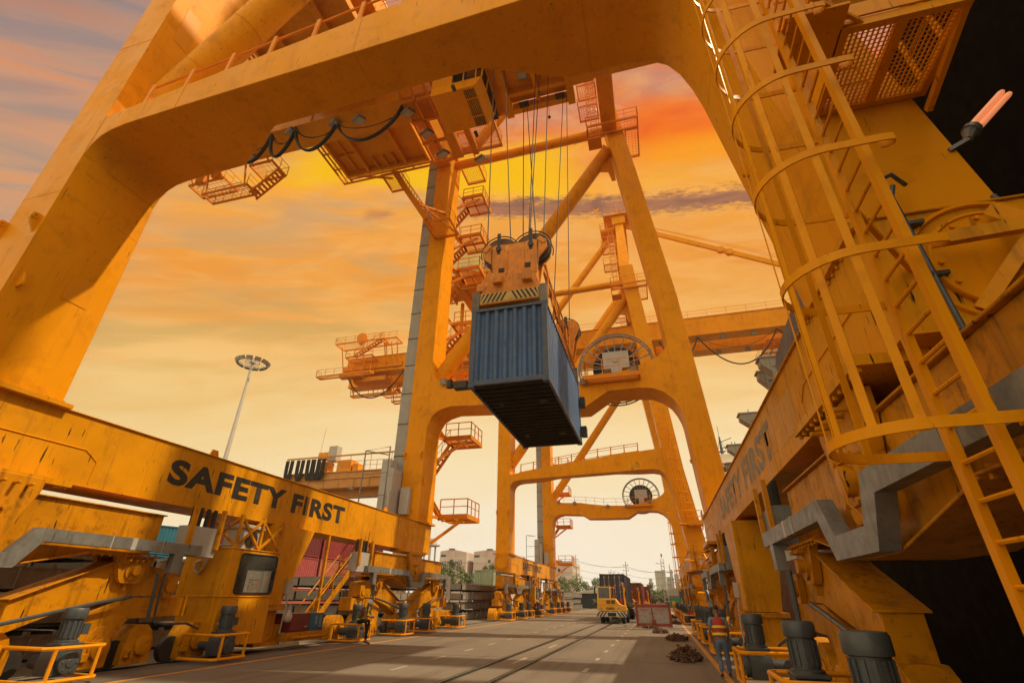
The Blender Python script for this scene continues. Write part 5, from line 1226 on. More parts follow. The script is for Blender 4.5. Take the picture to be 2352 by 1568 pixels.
def clip(root, g):
    m = MB(); c = (g['wrl'] + g['wrr']) / 2 + Vector((0, .12, .03)); m.beam(c - Vector((.0, .18, -.04)), c + Vector((0, .14, -.01)), .34, .012); m.build('paper', material('white_paper', (.65, .62, .60), .6, var=.03), root)
person('worker in white helmet and yellow harness sitting on a guard rail, bent over papers', sit_pose(.30, .84), (-13.72, 23.3, 0), R(-95), material('maroon_plaid_shirt', (.15, .045, .05), .8, var=.5, vscale=14), material('black_trousers', (.010, .009, .009), .8),
       vest=None, helmet=material('white_helmet', (.72, .70, .68), .35, var=.03), extra=lambda r, g: (clip(r, g), harness(r, g)))
ORV = material('orange_red_vest', (.45, .07, .02), .7)
WH = MATS['white_helmet']
person('worker in white helmet and orange vest sitting on a guard rail of the second crane', sit_pose(.22), (-14.5, 63.2, 0), R(-95), material('dark_red_shirt', (.08, .015, .02), .8), material('grey_trousers', (.05, .045, .04), .8), vest=ORV, helmet=WH)
person('worker in orange vest crouching beside the bogies just past the walking worker', sit_pose(.30, .5), (2.55, 50.6, 0), R(80), material('red_shirt', (.25, .03, .02), .8), material('navy_trousers', (.012, .016, .03), .8), vest=ORV)
person('worker in yellow helmet crouching by the quayside bogies of the second crane', sit_pose(.34, .5), (2.5, 65.5, 0), R(85), material('navy_shirt', (.02, .025, .045), .8), MATS['navy_trousers'], helmet=material('yellow_helmet', (.65, .33, .02), .4))

# ================================================================ terminal tractors with container trailers
TY = material('tractor_yellow', (.74, .36, .012), .35, var=.06, dirt_amt=.3, dirt=(.2, .1, .03), spec=.6)
def make_truck():
    root = thing('terminal_tractor', '', 'truck', (0, 0, 0), 'yellow terminal tractors on the quay road')
    m = MB(); m.box(-1.28, 1.28, .3, 1.0, .98, 1.42); m.box(-1.25, 1.2, .45, 3.6, 1.0, 1.2)
    m.prism([(.05, 1.42), (1.0, 1.42), (.7, 1.52), (.35, 1.95), (.05, 1.98)], 'y', .3, 1.9); m.box(-1.25, .05, .3, 2.0, 1.42, 1.95)
    b = m.build('body', TY, root, bevel=.03)
    m = MB(); m.box(-1.22, -.02, .42, .5, 1.95, 2.05)
    for x in (-1.22, -.12): m.prism([(.35, 1.95), (.55, 2.9), (.67, 2.9), (.47, 1.95)], 'x', x, x + .1); m.box(x, x + .1, 1.85, 1.95, 1.95, 2.9)
    m.box(-1.22, -.02, .55, 1.95, 2.82, 2.92); m.box(-1.22, -.02, 1.87, 1.93, 1.95, 2.9)
    c = m.build('cab', TY, root, bevel=.015)
    m = MB(); m.hexa([(-1.12, .40, 1.98), (-.12, .40, 1.98), (-.12, .43, 1.98), (-1.12, .43, 1.98)], [(-1.12, .57, 2.82), (-.12, .57, 2.82), (-.12, .60, 2.82), (-1.12, .60, 2.82)]); m.box(-1.215, -1.2, .6, 1.85, 2.0, 2.8); m.box(-.04, -.025, .6, 1.85, 2.0, 2.8); m.build('window', GLASS, c)
    m = MB()
    for k in range(7): m.box(-.46 + k * .105, -.40 + k * .105, .29, .31, 1.08, 1.28)
    for k in range(4):
        for q in (0, 1): m.box(-.42 + q * .42 + k * .09, -.36 + q * .42 + k * .09, .285, .31, 1.55, 1.84)
    m.build('grille', BLACK, b)
    for x in (-.92, .62):
        m = MB(); m.box(x - .1, x + .1, .27, .3, 1.12, 1.28); m.build('headlight', LAMPGLASS, b)
    m = MB(); m.box(-1.3, 1.3, .2, .34, .53, .93); bp = m.build('bumper', material('bumper_white', (.55, .50, .45), .5, var=.2, dirt_amt=.5), root, bevel=.02)
    m = MB()
    for s in (-1, 1):
        for k in range(3):
            a = s * (.42 + k * .28); m.add([(a, .196, .92), (a + s * .13, .196, .92), (a + s * .42, .196, .55), (a + s * .29, .196, .55)], [(0, 1, 2, 3)])
    m.box(-.36, .36, .19, .198, .58, .86); m.build('bumper_stripe', BLACK, bp)
    for x in (-.93, .93):
        m = MB(); m.lathe([(.3, -.16), (.5, -.14), (.52, -.08), (.52, .08), (.5, .14), (.3, .16)], (x, 1.1, .525), 'x', 24); wl = m.build('wheel', BLACK, root)
        for dx in (-.17, .17):
            m = MB(); m.lathe([(.3, -.15), (.5, -.13), (.52, -.08), (.52, .08), (.5, .13), (.3, .15)], (x + dx, 4.0, .525), 'x', 24); m.build('wheel', BLACK, root)
    m = MB(); m.tube([(1.12, 1.6, 1.2), (1.12, 1.6, 2.7), (1.08, 1.5, 3.15), (1.02, 1.38, 3.22)], .09, 10); m.build('exhaust_stack', TY, root)
    m = MB(); m.tube([(1.09, 1.52, 2.95), (1.06, 1.46, 3.14), (.98, 1.34, 3.24)], .1, 10); m.build('chrome_tip', material('chrome', (.6, .58, .55), .15, metal=1), root)
    m = MB(); m.box(1.25, 1.33, 1.4, 1.6, 2.1, 2.6); m.box(-1.5, -1.38, .5, .62, 2.2, 2.9); m.tube([(-1.2, .6, 2.85), (-1.45, .56, 2.95)], .02, 5); m.build('mirror', BLACK, root)
    m = MB(); m.cyl((.2, 1.4, 2.75), .09, .2); m.tube([(.2, 1.4, 1.9), (.2, 1.4, 2.76)], .025, 5); m.build('beacon', material('amber_lens', (.7, .16, .01), .2), root)
    m = MB(); m.cyl((.75, 1.9, 1.2), .1, .75); m.build('fire_extinguisher', material('extinguisher_red', (.4, .02, .02), .4), root)
    m = MB(); m.box(-.45, .45, 2.0, 17.5, .95, 1.2); m.box(-1.2, 1.2, 5.0, 17.5, 1.22, 1.4)
    for k in range(12): m.box(-1.2, 1.2, 5.1 + k * 1.08, 5.25 + k * 1.08, 1.1, 1.22)
    for s in (-1, 1): m.torus((s * 1.05, 6.4, .75), .34, .03, 'y', 16, 4); m.box(s * 1.2 - .05, s * 1.2 + .05, 5.4, 5.6, .5, 1.3)
    tr = m.build('trailer', STEEL, root)
    for y in (13.6, 14.9):
        for x in (-.93, .93):
            for dx in (-.17, .17):
                m = MB(); m.lathe([(.3, -.15), (.48, -.13), (.5, -.08), (.5, .08), (.48, .13), (.3, .15)], (x + dx, y, .505), 'x', 20); m.build('wheel', BLACK, tr)
    return root
truck = make_truck(); truck['label'] = 'nearest yellow terminal tractor with striped bumper, pulling the dark navy container'; truck.location = (-4.33, 49.2, 0)
for (x, y, lb) in ((-3.95, 73.8, 'yellow terminal tractor hidden behind the first truck, pulling the red-brown container'), (-3.25, 96.5, 'farthest yellow terminal tractor in the line, only its exhaust and bonnet showing')):
    t = copy_tree(truck); t.location = (x, y, 0); t['label'] = lb
NAVY = cmat('navy_container_paint', (.018, .019, .045)); LIT_NAVY = cmat('lit_navy_container_paint', (.050, .052, .078))  # the paler slate is navy with the lit side put into its colour
RUST = cmat('red_brown_container_paint', (.19, .045, .030))
make_container('shipping_container', 'dark navy container with white door bars on the nearest yellow tractor', 12.19, 2.44, 2.75, LIT_NAVY, NAVY, doors=True, loc=(-4.6, 61.2, 1.42), group='containers on the trailers')
make_container('shipping_container', 'red-brown container on the second trailer behind the navy container', 12.19, 2.44, 2.6, RUST, RUST, loc=(-3.75, 85.2, 1.42), group='containers on the trailers')
make_container('shipping_container', 'dull red container on the farthest trailer in the line', 6.06, 2.44, 2.6, cmat('dull_red_container_paint', (.15, .03, .03)), cmat('dull_red_container_paint', (.15, .03, .03)), loc=(-3.05, 104.6, 1.42), group='containers on the trailers')

# ================================================================ red folding rack, lashing piles
def make_rack():
    root = thing('folding_rack', 'red steel rack frame with grey panels standing on the road beside the truck', 'cargo rack', (-.7, 46.6, 0))
    RR = material('red_oxide_paint', (.26, .045, .022), .55, var=.2, dirt_amt=.5, rust=.6)
    m = MB(); x0, x1, y0, y1, z = -2.1, .62, 45.4, 48.2, 1.62
    for x in (x0, x1 - .16):
        for y in (y0, y1 - .16): m.box(x, x + .16, y, y + .16, 0, z); m.box(x - .03, x + .19, y - .03, y + .19, z, z + .12)
        m.box(x + .02, x + .14, y0 + .16, y1 - .16, z - .2, z - .05); m.box(x + .02, x + .14, y0 + .16, y1 - .16, .05, .25)
    for y in (y0, y1 - .16): m.box(x0 + .16, x1 - .16, y + .02, y + .14, z - .26, z - .05); m.box(x0 + .16, x1 - .16, y + .01, y + .15, .04, .24)
    m.box(-.9, -.6, y0 - .03, y0 + .1, .24, .5); m.beam((-.78, y0 + .0, .45), (-.84, y0 + .02, 1.3), .08, .05); m.build('rack_frame', RR, root, bevel=.01)
    m = MB()
    for k in range(4): m.box(x0 + .18, x1 - .18, y0 + .06, y0 + .1, .26 + k * .27, .505 + k * .27)
    for k in range(4): m.box(x0 + .18, x1 - .18, y1 - .1, y1 - .06, .26 + k * .27, .505 + k * .27)
    m.build('rack_panel', material('rack_panel_grey', (.34, .30, .28), .6, var=.2, dirt_amt=.6, streak=.4), root)
    m = MB()
    for xa in (-1.75, -.45):
        m.box(xa, xa + .55, y0 + .052, y0 + .058, 1.12, 1.25)
    p = m.build('warning_label', material('label_red', (.5, .05, .04), .5), root)
    m = MB()
    for xa in (-1.75, -.45):
        for k in range(5): m.add([(xa + .03 + k * .1, y0 + .049, 1.14), (xa + .07 + k * .1, y0 + .049, 1.14), (xa + .11 + k * .1, y0 + .049, 1.23), (xa + .07 + k * .1, y0 + .049, 1.23)], [(0, 1, 2, 3)])
    m.build('label_stripe', GREYBOX, p)
make_rack()
PILE = material('rusty_castings', (.10, .045, .025), .7, var=.5, vscale=6, rust=.7)
def pile(label, x, y, rx, ry, n, h):
    root = thing('twistlock_pile', label, 'pile', (x, y, 0), 'heaps of rusty twistlocks on the road'); m = MB()
    for k in range(n):
        a, r = rnd.uniform(0, 6.28), math.sqrt(rnd.random()); px, py = x + rx * r * math.cos(a), y + ry * r * math.sin(a)
        z = .05 + max(0, h * (1 - r) * rnd.uniform(.5, 1.1)); d = Vector((rnd.uniform(-1, 1), rnd.uniform(-1, 1), rnd.uniform(-.4, 1.3))).normalized() * .125; c = Vector((px, py, z))
        m.beam(c - d * .5, c + d * .4, .10, .085); m.tube([c + d * .4, c + d * .95], .028, 5); m.beam(c + d * .95, c + d * 1.2, .10, .05)
        if k % 3 == 0: s = Vector((d.y, -d.x, .04)); m.tube([c, c + s * 1.6], .015, 4); m.sphere(c + s * 1.6, .03, 5, 4)
    m.build('twistlocks', PILE, root); root.children[0]['kind'] = 'stuff'
for a in (('largest heap of rusty twistlocks, nearest the camera by the yellow line', .62, 21.6, .52, 1.0, 130, .42), ('second heap of rusty twistlocks from the camera, spread out low', .60, 31.4, .55, .8, 85, .24), ('heap of rusty twistlocks in front of the red rack', -.28, 37.8, .45, .7, 60, .2),
          ('thin scatter of rusty twistlocks at the foot of the red rack', -1.0, 43.3, .55, .4, 40, .08), ('heap of rusty twistlocks on the seaward side of the red rack', 1.0, 52.2, .45, .8, 70, .16), ('farthest heap of rusty twistlocks beyond the red rack', 1.05, 68.5, .5, .9, 60, .2)): pile(*a)

# ================================================================ landside: hatch covers, container stacks
HATCH = material('hatch_cover_steel', (.26, .235, .205), .6, var=.2, vscale=.7, dirt=(.10, .05, .025), dirt_amt=.7, streak=.5, rust=.6)
def hatch(label, x0, x1, y0, y1, z, h=.62):
    root = thing('hatch_cover', label, 'hatch cover', ((x0 + x1) / 2, (y0 + y1) / 2, z), 'stacked grey hatch covers behind the left rail')
    m = MB(); m.box(x0, x1, y0, y1, z + h - .05, z + h)
    for x in (x0 + .02, (x0 + x1) / 2, x1 - .14): m.box(x, x + .12, y0, y1, z + .1, z + h - .052)
    m.box(x0 - .05, x1 + .05, y0, y1, z + .08, z + .12)
    m.build('deck', HATCH, root)
    m = MB(); n = max(2, int((y1 - y0) / 1.1))
    for k in range(n + 1): y = y0 + (y1 - y0 - .08) * k / n; m.box(x0 - .04, x1 + .04, y, y + .08, z + .121, z + h - .055)
    m.build('stiffener', HATCH, root)
    m = MB()
    for y in (y0 + .8, (y0 + y1) / 2, y1 - 1.1): m.cut(); m.box(x0 + .1, x1 - .1, y, y + .3, z, z + .078)
    build_each(m, 'dunnage', material('dunnage_timber', (.12, .08, .05), .8), root)
    m = MB()
    for k in range(int((y1 - y0) / .9)): y = y0 + .4 + k * .9; m.box(x1 - .12, x1 + .02, y, y + .14, z + h, z + h + .12)
    m.build('stacking_lug', HATCH, root); return root
LV = ['lowest', 'second', 'third', 'fourth', 'fifth', 'topmost']
for (x0, x1, y0, y1, n, hh, dz, where) in ((-27, -19.6, 2.0, 15.8, 5, .72, .98, 'stack nearest the camera inland'), (-27, -19.8, 17.0, 24.5, 4, .62, .86, 'stack behind the yellow control cabin'), (-26, -19.2, 30.0, 47.4, 4, .60, .82, 'stack under the blue tarpaulin'), (-24, -18.6, 50.0, 66.0, 4, .6, .85, 'stack behind the second crane'), (-24, -17.2, 93.5, 123, 3, .8, 1.05, 'stack beyond the second crane')):
    for k in range(n): hatch('%s grey ribbed hatch cover in the %s' % (LV[k] if k < n - 1 else 'topmost', where), x0 - .2 * (k % 2), x1 - .25 * (k % 2), y0 + .4 * (k % 2), y1 - .3 * (k % 2), k * dz, hh)
m = MB(); vs = []
for i in range(9):
    for j in range(7): vs.append((-24.6 + 5.4 * j / 6, 40.5 + 6.6 * i / 8, 3.12 + .28 * max(0, 1 - abs(i - 2) / 3) + .04 * rnd.random() - (.25 if j in (0, 6) else 0)))
m.add(vs, [(i * 7 + j, i * 7 + j + 1, i * 7 + j + 8, i * 7 + j + 7) for i in range(8) for j in range(6)])
tag(m.build('tarpaulin', material('blue_tarp', (.06, .11, .30), .6, bump=.1), None), 'blue tarpaulin draped over a stack of grey hatch covers', 'tarpaulin')
PINK = cmat('faded_pink_container_paint', (.36, .075, .085), dirt=(.45, .25, .22), dirt_amt=.3); DRED = cmat('dark_red_container_paint', (.16, .025, .035)); SALM = cmat('salmon_container_paint', (.42, .13, .085)); CRIM = cmat('crimson_container_paint', (.27, .03, .04))
TEAL = cmat('teal_container_paint', (.012, .15, .24)); MINT = cmat('pale_green_container_paint', (.36, .47, .34), dirt=(.35, .28, .18))
for k, (mt, lb) in enumerate(((SALM, 'salmon pink container at the bottom of the nearer red stack behind the pillar'), (PINK, 'faded pink container in the middle of the nearer red stack behind the pillar'), (DRED, 'dark red container on top of the nearer red stack behind the pillar'))):
    make_container('shipping_container', lb, 12.19, 2.44, 2.6, mt, mt, loc=(-33.6, 39.6, .02 + 2.62 * k), group='red container stacks inland')
for k, (mt, lb) in enumerate(((PINK, 'pink container at the bottom of the farther red stack behind the stair'), (SALM, 'salmon container in the middle of the farther red stack behind the stair'), (CRIM, 'crimson container on top of the farther red stack behind the stair'))):
    make_container('shipping_container', lb, 12.19, 2.44, 2.6, mt, mt, loc=(-33.6, 52.2, .02 + 2.62 * k), group='red container stacks inland')
for k, lb in enumerate(('teal container at the bottom of the stack by the lamp mast', 'teal container in the middle of the stack by the lamp mast', 'teal container on top of the stack by the lamp mast')):
    make_container('shipping_container', lb, 12.19, 2.44, 2.6, TEAL, TEAL, loc=(-51.0, 41.5, .02 + 2.62 * k), group='teal container stack', rz=R(70))
make_container('shipping_container', 'red container lying under the pale green one behind the hatch covers', 6.06, 2.44, 2.6, DRED, DRED, loc=(-22.6, 71.0, .02), group='containers by the second crane')
make_container('shipping_container', 'pale green container standing above the hatch covers beside the second crane', 6.06, 2.44, 2.6, MINT, MINT, loc=(-22.6, 71.0, 2.66), group='containers by the second crane')
make_container('shipping_container', 'pink container seen low between the bogies of the second crane', 6.06, 2.44, 2.6, PINK, PINK, loc=(-24.0, 80.0, .02), group='containers by the second crane')
m = MB(); m.box(-36, -27.4, 9.5, 22, 4.0, 5.3); m.box(-35.5, -28, 10, 21.5, 0, 4.0)
tag(m.build('barge_hull', material('pale_grey_steel', (.42, .40, .37), .6, var=.12, dirt_amt=.4, streak=.4), None), 'pale grey steel hull section standing behind the hatch covers nearest the camera', 'steel block')

# ================================================================ lamp masts and poles
def lamp_mast(x, y, h, label):
    root = thing('lamp_mast', label, 'lamp post', (x, y, 0)); G = material('mast_grey', (.45, .43, .40), .5, var=.06)
    m = MB(); m.tube([(x, y, 0), (x, y, h * .33), (x, y, h * .66), (x, y, h)], [.52, .40, .27, .17], 14); m.build('pole', G, root)
    m = MB(); m.torus((x, y, h), 2.05, .05, 'z', 28, 5); m.torus((x, y, h + .1), 1.0, .05, 'z', 20, 5)
    for k in range(12): a = 2 * math.pi * k / 12; m.tube([(x, y, h + .1), (x + 2.05 * math.cos(a), y + 2.05 * math.sin(a), h)], .04, 4)
    m.cyl((x, y, h), .4, .5); m.build('ring', G, root)
    for k in range(12):
        a = 2 * math.pi * k / 12; c = Vector((x + 2.25 * math.cos(a), y + 2.25 * math.sin(a), h)); d = Vector((math.cos(a), math.sin(a), -.7)).normalized(); m = MB(); m.cur = 0; m.beam(c - d * .2, c + d * .12, .85, .62); m.cur = 1; m.beam(c + d * .122, c + d * .14, .76, .54); m.build('lamp_head', [LAMPGREY, LAMPGLASS], root)
lamp_mast(-57.0, 54.9, 33.8, 'tall grey lamp mast with a ring of floodlights rising behind the black SAFETY FIRST lettering')
def lattice(x, y, h):
    root = thing('signal_mast', 'thin lattice mast with a red beacon standing beyond the red rack', 'mast', (x, y, 0)); m = MB(); w = .32
    for sx in (-1, 1):
        for sy in (-1, 1): m.tube([(x + sx * w * 1.6, y + sy * w * 1.6, 0), (x + sx * w, y + sy * w, h)], .055, 4)
    n = int(h / .75)
    for k in range(n):
        z = h * k / n; q = w * (1.6 - .6 * z / h)
        for a, b in (((-q, -q), (q, -q)), ((q, -q), (q, q)), ((q, q), (-q, q)), ((-q, q), (-q, -q))): m.tube([(x + a[0], y + a[1], z), (x + b[0], y + b[1], z)], .05, 4)
        m.tube([(x - q, y - q, z), (x + q, y - q, z + h / n)], .025, 4)
    m.tube([(x, y, h), (x, y, h + .5)], .06, 5); m.tube([(x - .2, y, h - 1.2), (x - 1.2, y, h - .9)], .05, 4); m.box(x - 1.5, x - .9, y - .1, y + .1, h - .95, h - .85)
    m.build('lattice', material('mast_white_grey', (.40, .38, .36), .5), root)
    m = MB(); m.cyl((x, y, h + .5), .17, .65); m.build('beacon', material('red_beacon', (.6, .06, .03), .4), root)
lattice(1.2, 130, 10.4)
def power_pole(label, x, y, h, arms):
    root = thing('power_pole', label, 'power pole', (x, y, 0), 'concrete power poles far beyond the road'); m = MB(); m.tube([(x, y, 0), (x, y, h)], [.28, .14], 8); m.build('pole', CONCRETE, root)
    m = MB()
    for z in arms: m.box(x - 1.1, x + .9, y - .06, y + .06, z, z + .14); [m.cyl((x + q, y, z + .14), .07, .35, n=6) for q in (-1.0, .8)]
    m.build('crossarm', STEEL, root)
PP = [('power pole standing beside the banded pale block', -30.0, 203, 17.0, (15.2, 12.4, 9.7)), ('power pole rising behind the navy container', -11.5, 206, 14.6, (13.2, 11.4)), ('power pole between the lattice mast and the seaward crane legs', 4.0, 190, 12.6, (10.0, 7.8)), ('power pole mostly hidden behind the seaward crane legs', 22.0, 196, 13, (11, 9))]
for p in PP: power_pole(*p)
m = MB()
for z0, off in ((15.0, -1), (12.3, -1), (9.6, .8), (14.9, .8)):
    hs = [z0, z0 * .86, z0 * .70, z0 * .68]; xs = [(-60, 200, z0 + .5)] + [(p[1] + off, p[2], h_) for p, h_ in zip(PP, hs)]
    for a, b in zip(xs[:-1], xs[1:]): m.tube([(a[0] + (b[0] - a[0]) * k / 10, a[1] + (b[1] - a[1]) * k / 10, a[2] + (b[2] - a[2]) * k / 10 - 1.0 * (1 - (k / 5 - 1) ** 2)) for k in range(11)], .035, 4)
tag(m.build('power_line', STEEL), 'thin sagging power lines strung between the far poles', 'cable')

# ================================================================ buildings
BW = material('pinkish_white_render', (.52, .47, .44), .8, var=.05, vscale=.3); BB = material('pale_pink_band', (.50, .40, .36), .8, var=.05, vscale=.3); ROOF = material('brown_roof', (.20, .11, .09), .7)
def block(label, x0, x1, y0, y1, h, slope=1.2, bands=(.25, .5, .75)):
    root = thing('building', label, 'building', ((x0 + x1) / 2, y0, 0), 'pale office blocks beyond the yard'); m = MB(); xm = x0 + (x1 - x0) * .45
    m.prism([(x0, 0), (x1, 0), (x1, h - slope), (xm, h), (x0, h - slope * .6)], 'y', y0, y1); m.build('wall', BB, root)
    m = MB()
    for b in bands: m.box(x0 - .1, x1 + .1, y0 - .12, y0, h * b, h * b + h * .10); m.box(x1, x1 + .12, y0, y1, h * b, h * b + h * .10)
    m.build('white_band', BW, root)
    m = MB(); m.box(xm - .9, xm + .9, y0 - .6, y0, 0, h - .2); m.build('stair_tower', BB, root); m = MB(); m.box(xm - 1.1, xm + 1.1, y0 - .9, y0 + .5, h - .2, h + .25); m.build('roof', ROOF, root)
    m = MB()
    for z in [h * q for q in (.3, .52, .74)]: m.box(xm - .5, xm + .5, y0 - .64, y0 - .61, z, z + 1.2)
    m.box(x0 + .3, x0 + 2.5, y0 - .04, y0 - .01, h * .82, h * .9); m.build('window', GLASS, root)
block('pale pink office block with white bands behind the green trees', -85, -73.6, 200, 225, 19.4)
block('second pale office block beside the inland leg of the second crane', -71.2, -56, 202, 228, 19.2)
block('flat pale block with white bands between the far crane and the truck', -40, -31, 200, 220, 14.6, .3, (.2, .38, .56, .74, .9))
m = MB(); root = thing('water_tower', 'small water tower on stilts beside the leg with the lift mast', 'water tower', (-92, 205, 0))
for a in range(6): m.tube([(-92 + 2.6 * math.cos(a * 1.047), 205 + 2.6 * math.sin(a * 1.047), 0), (-92 + 2.6 * math.cos(a * 1.047), 205 + 2.6 * math.sin(a * 1.047), 24)], .22, 6)
m.cyl((-92, 205, 21.2), 4.2, .5); m.build('stilts', CONCRETE, root); m = MB(); m.cyl((-92, 205, 21.7), 2.8, 2.4); m.build('tank', BW, root)
def shed(label, x0, x1, y0, y1, h, rise, wallm, roofm, windows=0):
    root = thing('warehouse', label, 'warehouse', ((x0 + x1) / 2, (y0 + y1) / 2, 0)); m = MB(); m.box(x0, x1, y0, y1, 0, h); m.build('wall', wallm, root)
    m = MB(); xm = (x0 + x1) / 2; m.prism([(x0 - .5, h), (x1 + .5, h), (xm, h + rise)], 'y', y0 - .5, y1 + .5); rf = m.build('roof', roofm, root)
    if windows:
        m = MB()
        for k in range(windows): x = xm + (x1 - xm) * (.2 + .18 * k); z = h + rise * (1 - (.2 + .18 * k)); m.box(x - .5, x + .5, y0 + 3, y0 + 6, z + .1, z + .3)
        m.build('skylight', BW, rf)
shed('low grey warehouse with a wide roof beyond the lattice mast', -4.5, 14, 150, 175, 2.8, 2.0, CONCRETE, material('warm_grey_roof', (.34, .29, .25), .8, var=.1), 4)
shed('open shed with a pale roof behind a potted green shrub', -20, -9.5, 128, 140, 3.1, .9, material('dark_blue_wall', (.02, .03, .045), .7), BW)
root = thing('site_fence', 'bright green sheet fence closing the road far off', 'fence', (3.0, 131, 0)); m = MB()
for k in range(22): x = 1.6 + k * .12; m.box(x, x + .115, 131 - .02 * (k % 2), 131.04, .35, 2.3)
m.build('sheet', material('green_sheet', (.02, .22, .13), .5, var=.1), root); m = MB(); [m.box(x, x + .1, 131.05, 131.15, 0, 2.4) for x in (1.6, 2.8, 4.15)]; m.build('post', STEEL, root)
BRED = material('barrier_red', (.20, .02, .025), .6); BWHT = material('barrier_white', (.5, .43, .36), .6)
for k in range(13):
    m = MB(); x = -2.9 + k * .29; m.prism([(x, 0), (x + .27, 0), (x + .25, 1.1), (x + .02, 1.1)], 'y', 128, 128.4)
    tag(m.build('road_barrier', BRED if k % 2 else BWHT), 'upright %s barrier block in the striped row across the road end' % ('dark red' if k % 2 else 'off-white'), 'barrier', ('dark red' if k % 2 else 'off-white') + ' barrier blocks across the road')
root = thing('buffer_stop', 'orange and black striped post at the end of the rail', 'post', (2.35, 118, 0)); m = MB(); m.box(2.1, 2.7, 118, 118.4, 0, 1.7); m.build('post', YELLOW, root); m = MB()
for k in range(4): m.add([(2.1, 117.99, .1 + k * .22), (2.7, 117.99, .25 + k * .22), (2.7, 117.99, .36 + k * .22), (2.1, 117.99, .21 + k * .22)], [(0, 1, 2, 3)])
m.build('stripe', BLACK, root)
root = thing('refinery', 'hazy refinery towers and pipe racks on the horizon', 'refinery', (8, 420, 0)); m = MB()
for x, h, r in ((-6, 16, 1.2), (2, 12, 1.0), (7, 17, 1.4), (9.5, 22, 1.1), (13, 19, 1.6), (16, 21, .9), (19, 12, 2.2), (24, 14, 1.2)): m.cyl((x, 420, 0), r, h, n=10); m.cyl((x, 420, h * .7), r * 1.5, .5, n=10)
m.build('tower', CONCRETE, root); m = MB()
for z in (9, 11, 13): m.box(12, 60, 415, 418, z, z + .4)
for x in range(12, 60, 6): m.box(x, x + .5, 415, 418, 0, 13)
m.build('pipe_rack', CONCRETE, root); m = MB(); m.box(-3.0, 6.0, 520, 535, 0, 26); m.box(7, 12, 520, 535, 0, 17); m.build('block', CONCRETE, root)

# ================================================================ trees
LEAVES = [material('leaf_light', (.095, .135, .030), .6, var=.5, vscale=.9), material('leaf_dark', (.038, .065, .020), .6, var=.5, vscale=.9), material('leaf_dry', (.15, .125, .06), .7, var=.4, vscale=.9)]
BARK = material('bark', (.09, .06, .04), .9)
def make_tree(name, label, x, y, h, r, leaf, n=1500, clumps=16, size=.45, group='trees beyond the yard', squash=.75):
    root = thing(name, label, 'tree', (x, y, 0), group); m = MB(); t0 = Vector((x, y, 0)); fork = Vector((x + rnd.uniform(-.3, .3), y, h * .42)); m.tube([t0, t0.lerp(fork, .5) + Vector((.1, 0, 0)), fork], [.05 * h * .5, .036 * h * .5, .028 * h * .5], 8)
    cs = []
    for k in range(clumps):
        a = rnd.uniform(0, 6.28); q = math.sqrt(rnd.random()) * r; z = h * .5 + (h * .5) * rnd.random() * (1 - .55 * (q / r) ** 2); c = Vector((x + q * math.cos(a), y + q * math.sin(a), z)); cs.append((c, rnd.uniform(.22, .42) * r))
        if k < 9: m.tube([fork, fork.lerp(c, .5) + Vector((0, 0, -.2)), c], [.02 * h * .5, .012 * h * .5, .004 * h], 5)
    m.build('trunk', BARK, root); m = MB()
    for k in range(n):
        c, cr = cs[k % clumps]; d = Vector((rnd.gauss(0, 1), rnd.gauss(0, 1), rnd.gauss(0, 1))).normalized() * cr * rnd.random() ** .45; p = c + Vector((d.x, d.y, d.z * squash)); u = Vector((rnd.gauss(0, 1), rnd.gauss(0, 1), rnd.gauss(0, 1))).normalized(); v = u.orthogonal().normalized(); s = size * rnd.uniform(.5, 1.2)
        m.cur = 0 if rnd.random() < .6 else 1; m.add([p - u * s * .5, p + v * s * .28, p + u * s * .5, p - v * s * .28], [(0, 1, 2, 3)])
    m.build('crown', [LEAVES[leaf], LEAVES[1]], root, smooth=False)
T = [('bushy light green tree behind the hatch covers, closest to the leg with the lift mast', -47, 112, 8.2, 3.6, 0), ('rounded green tree in the middle of the row before the pale office block', -43.2, 114, 7.6, 3.0, 0), ('dark green tree at the seaward end of the row before the pale office block', -40.0, 118, 8.0, 2.6, 1), ('taller dark tree standing behind the row before the pale office block', -52, 130, 11.5, 3.2, 1), ('dark tree behind the pale green container', -45.0, 140, 11.2, 3.0, 1), ('thin pointed tree beside the second crane leg', -42.5, 142, 10.2, 1.6, 1),
     ('wide olive green tree beside the open shed', -21.5, 140, 7.6, 4.2, 0), ('second wide olive tree closer to the truck', -15.4, 142, 7.0, 3.6, 0), ('spreading tree with bare branches directly beside the navy container', -12.2, 150, 8.2, 4.0, 1), ('flat-crowned tree between the containers and the lattice mast', -1.5, 136, 5.3, 2.6, 0), ('small green bush tree before the grey warehouse', -2.4, 132, 2.7, 1.3, 1), ('dry brownish bush tree before the grey warehouse', -.4, 132, 2.8, 1.5, 2), ('dry bush by the lattice mast foot', 1.0, 133, 2.5, 1.0, 2), ('potted green shrub by the open shed', -13.4, 120, 2.1, 1.0, 0)]
for lb, x, y, h, r, lf in T: make_tree('tree', lb, x, y, h, r, lf, n=int(700 + 260 * r), clumps=int(8 + 4 * r), size=.3 + .045 * r)

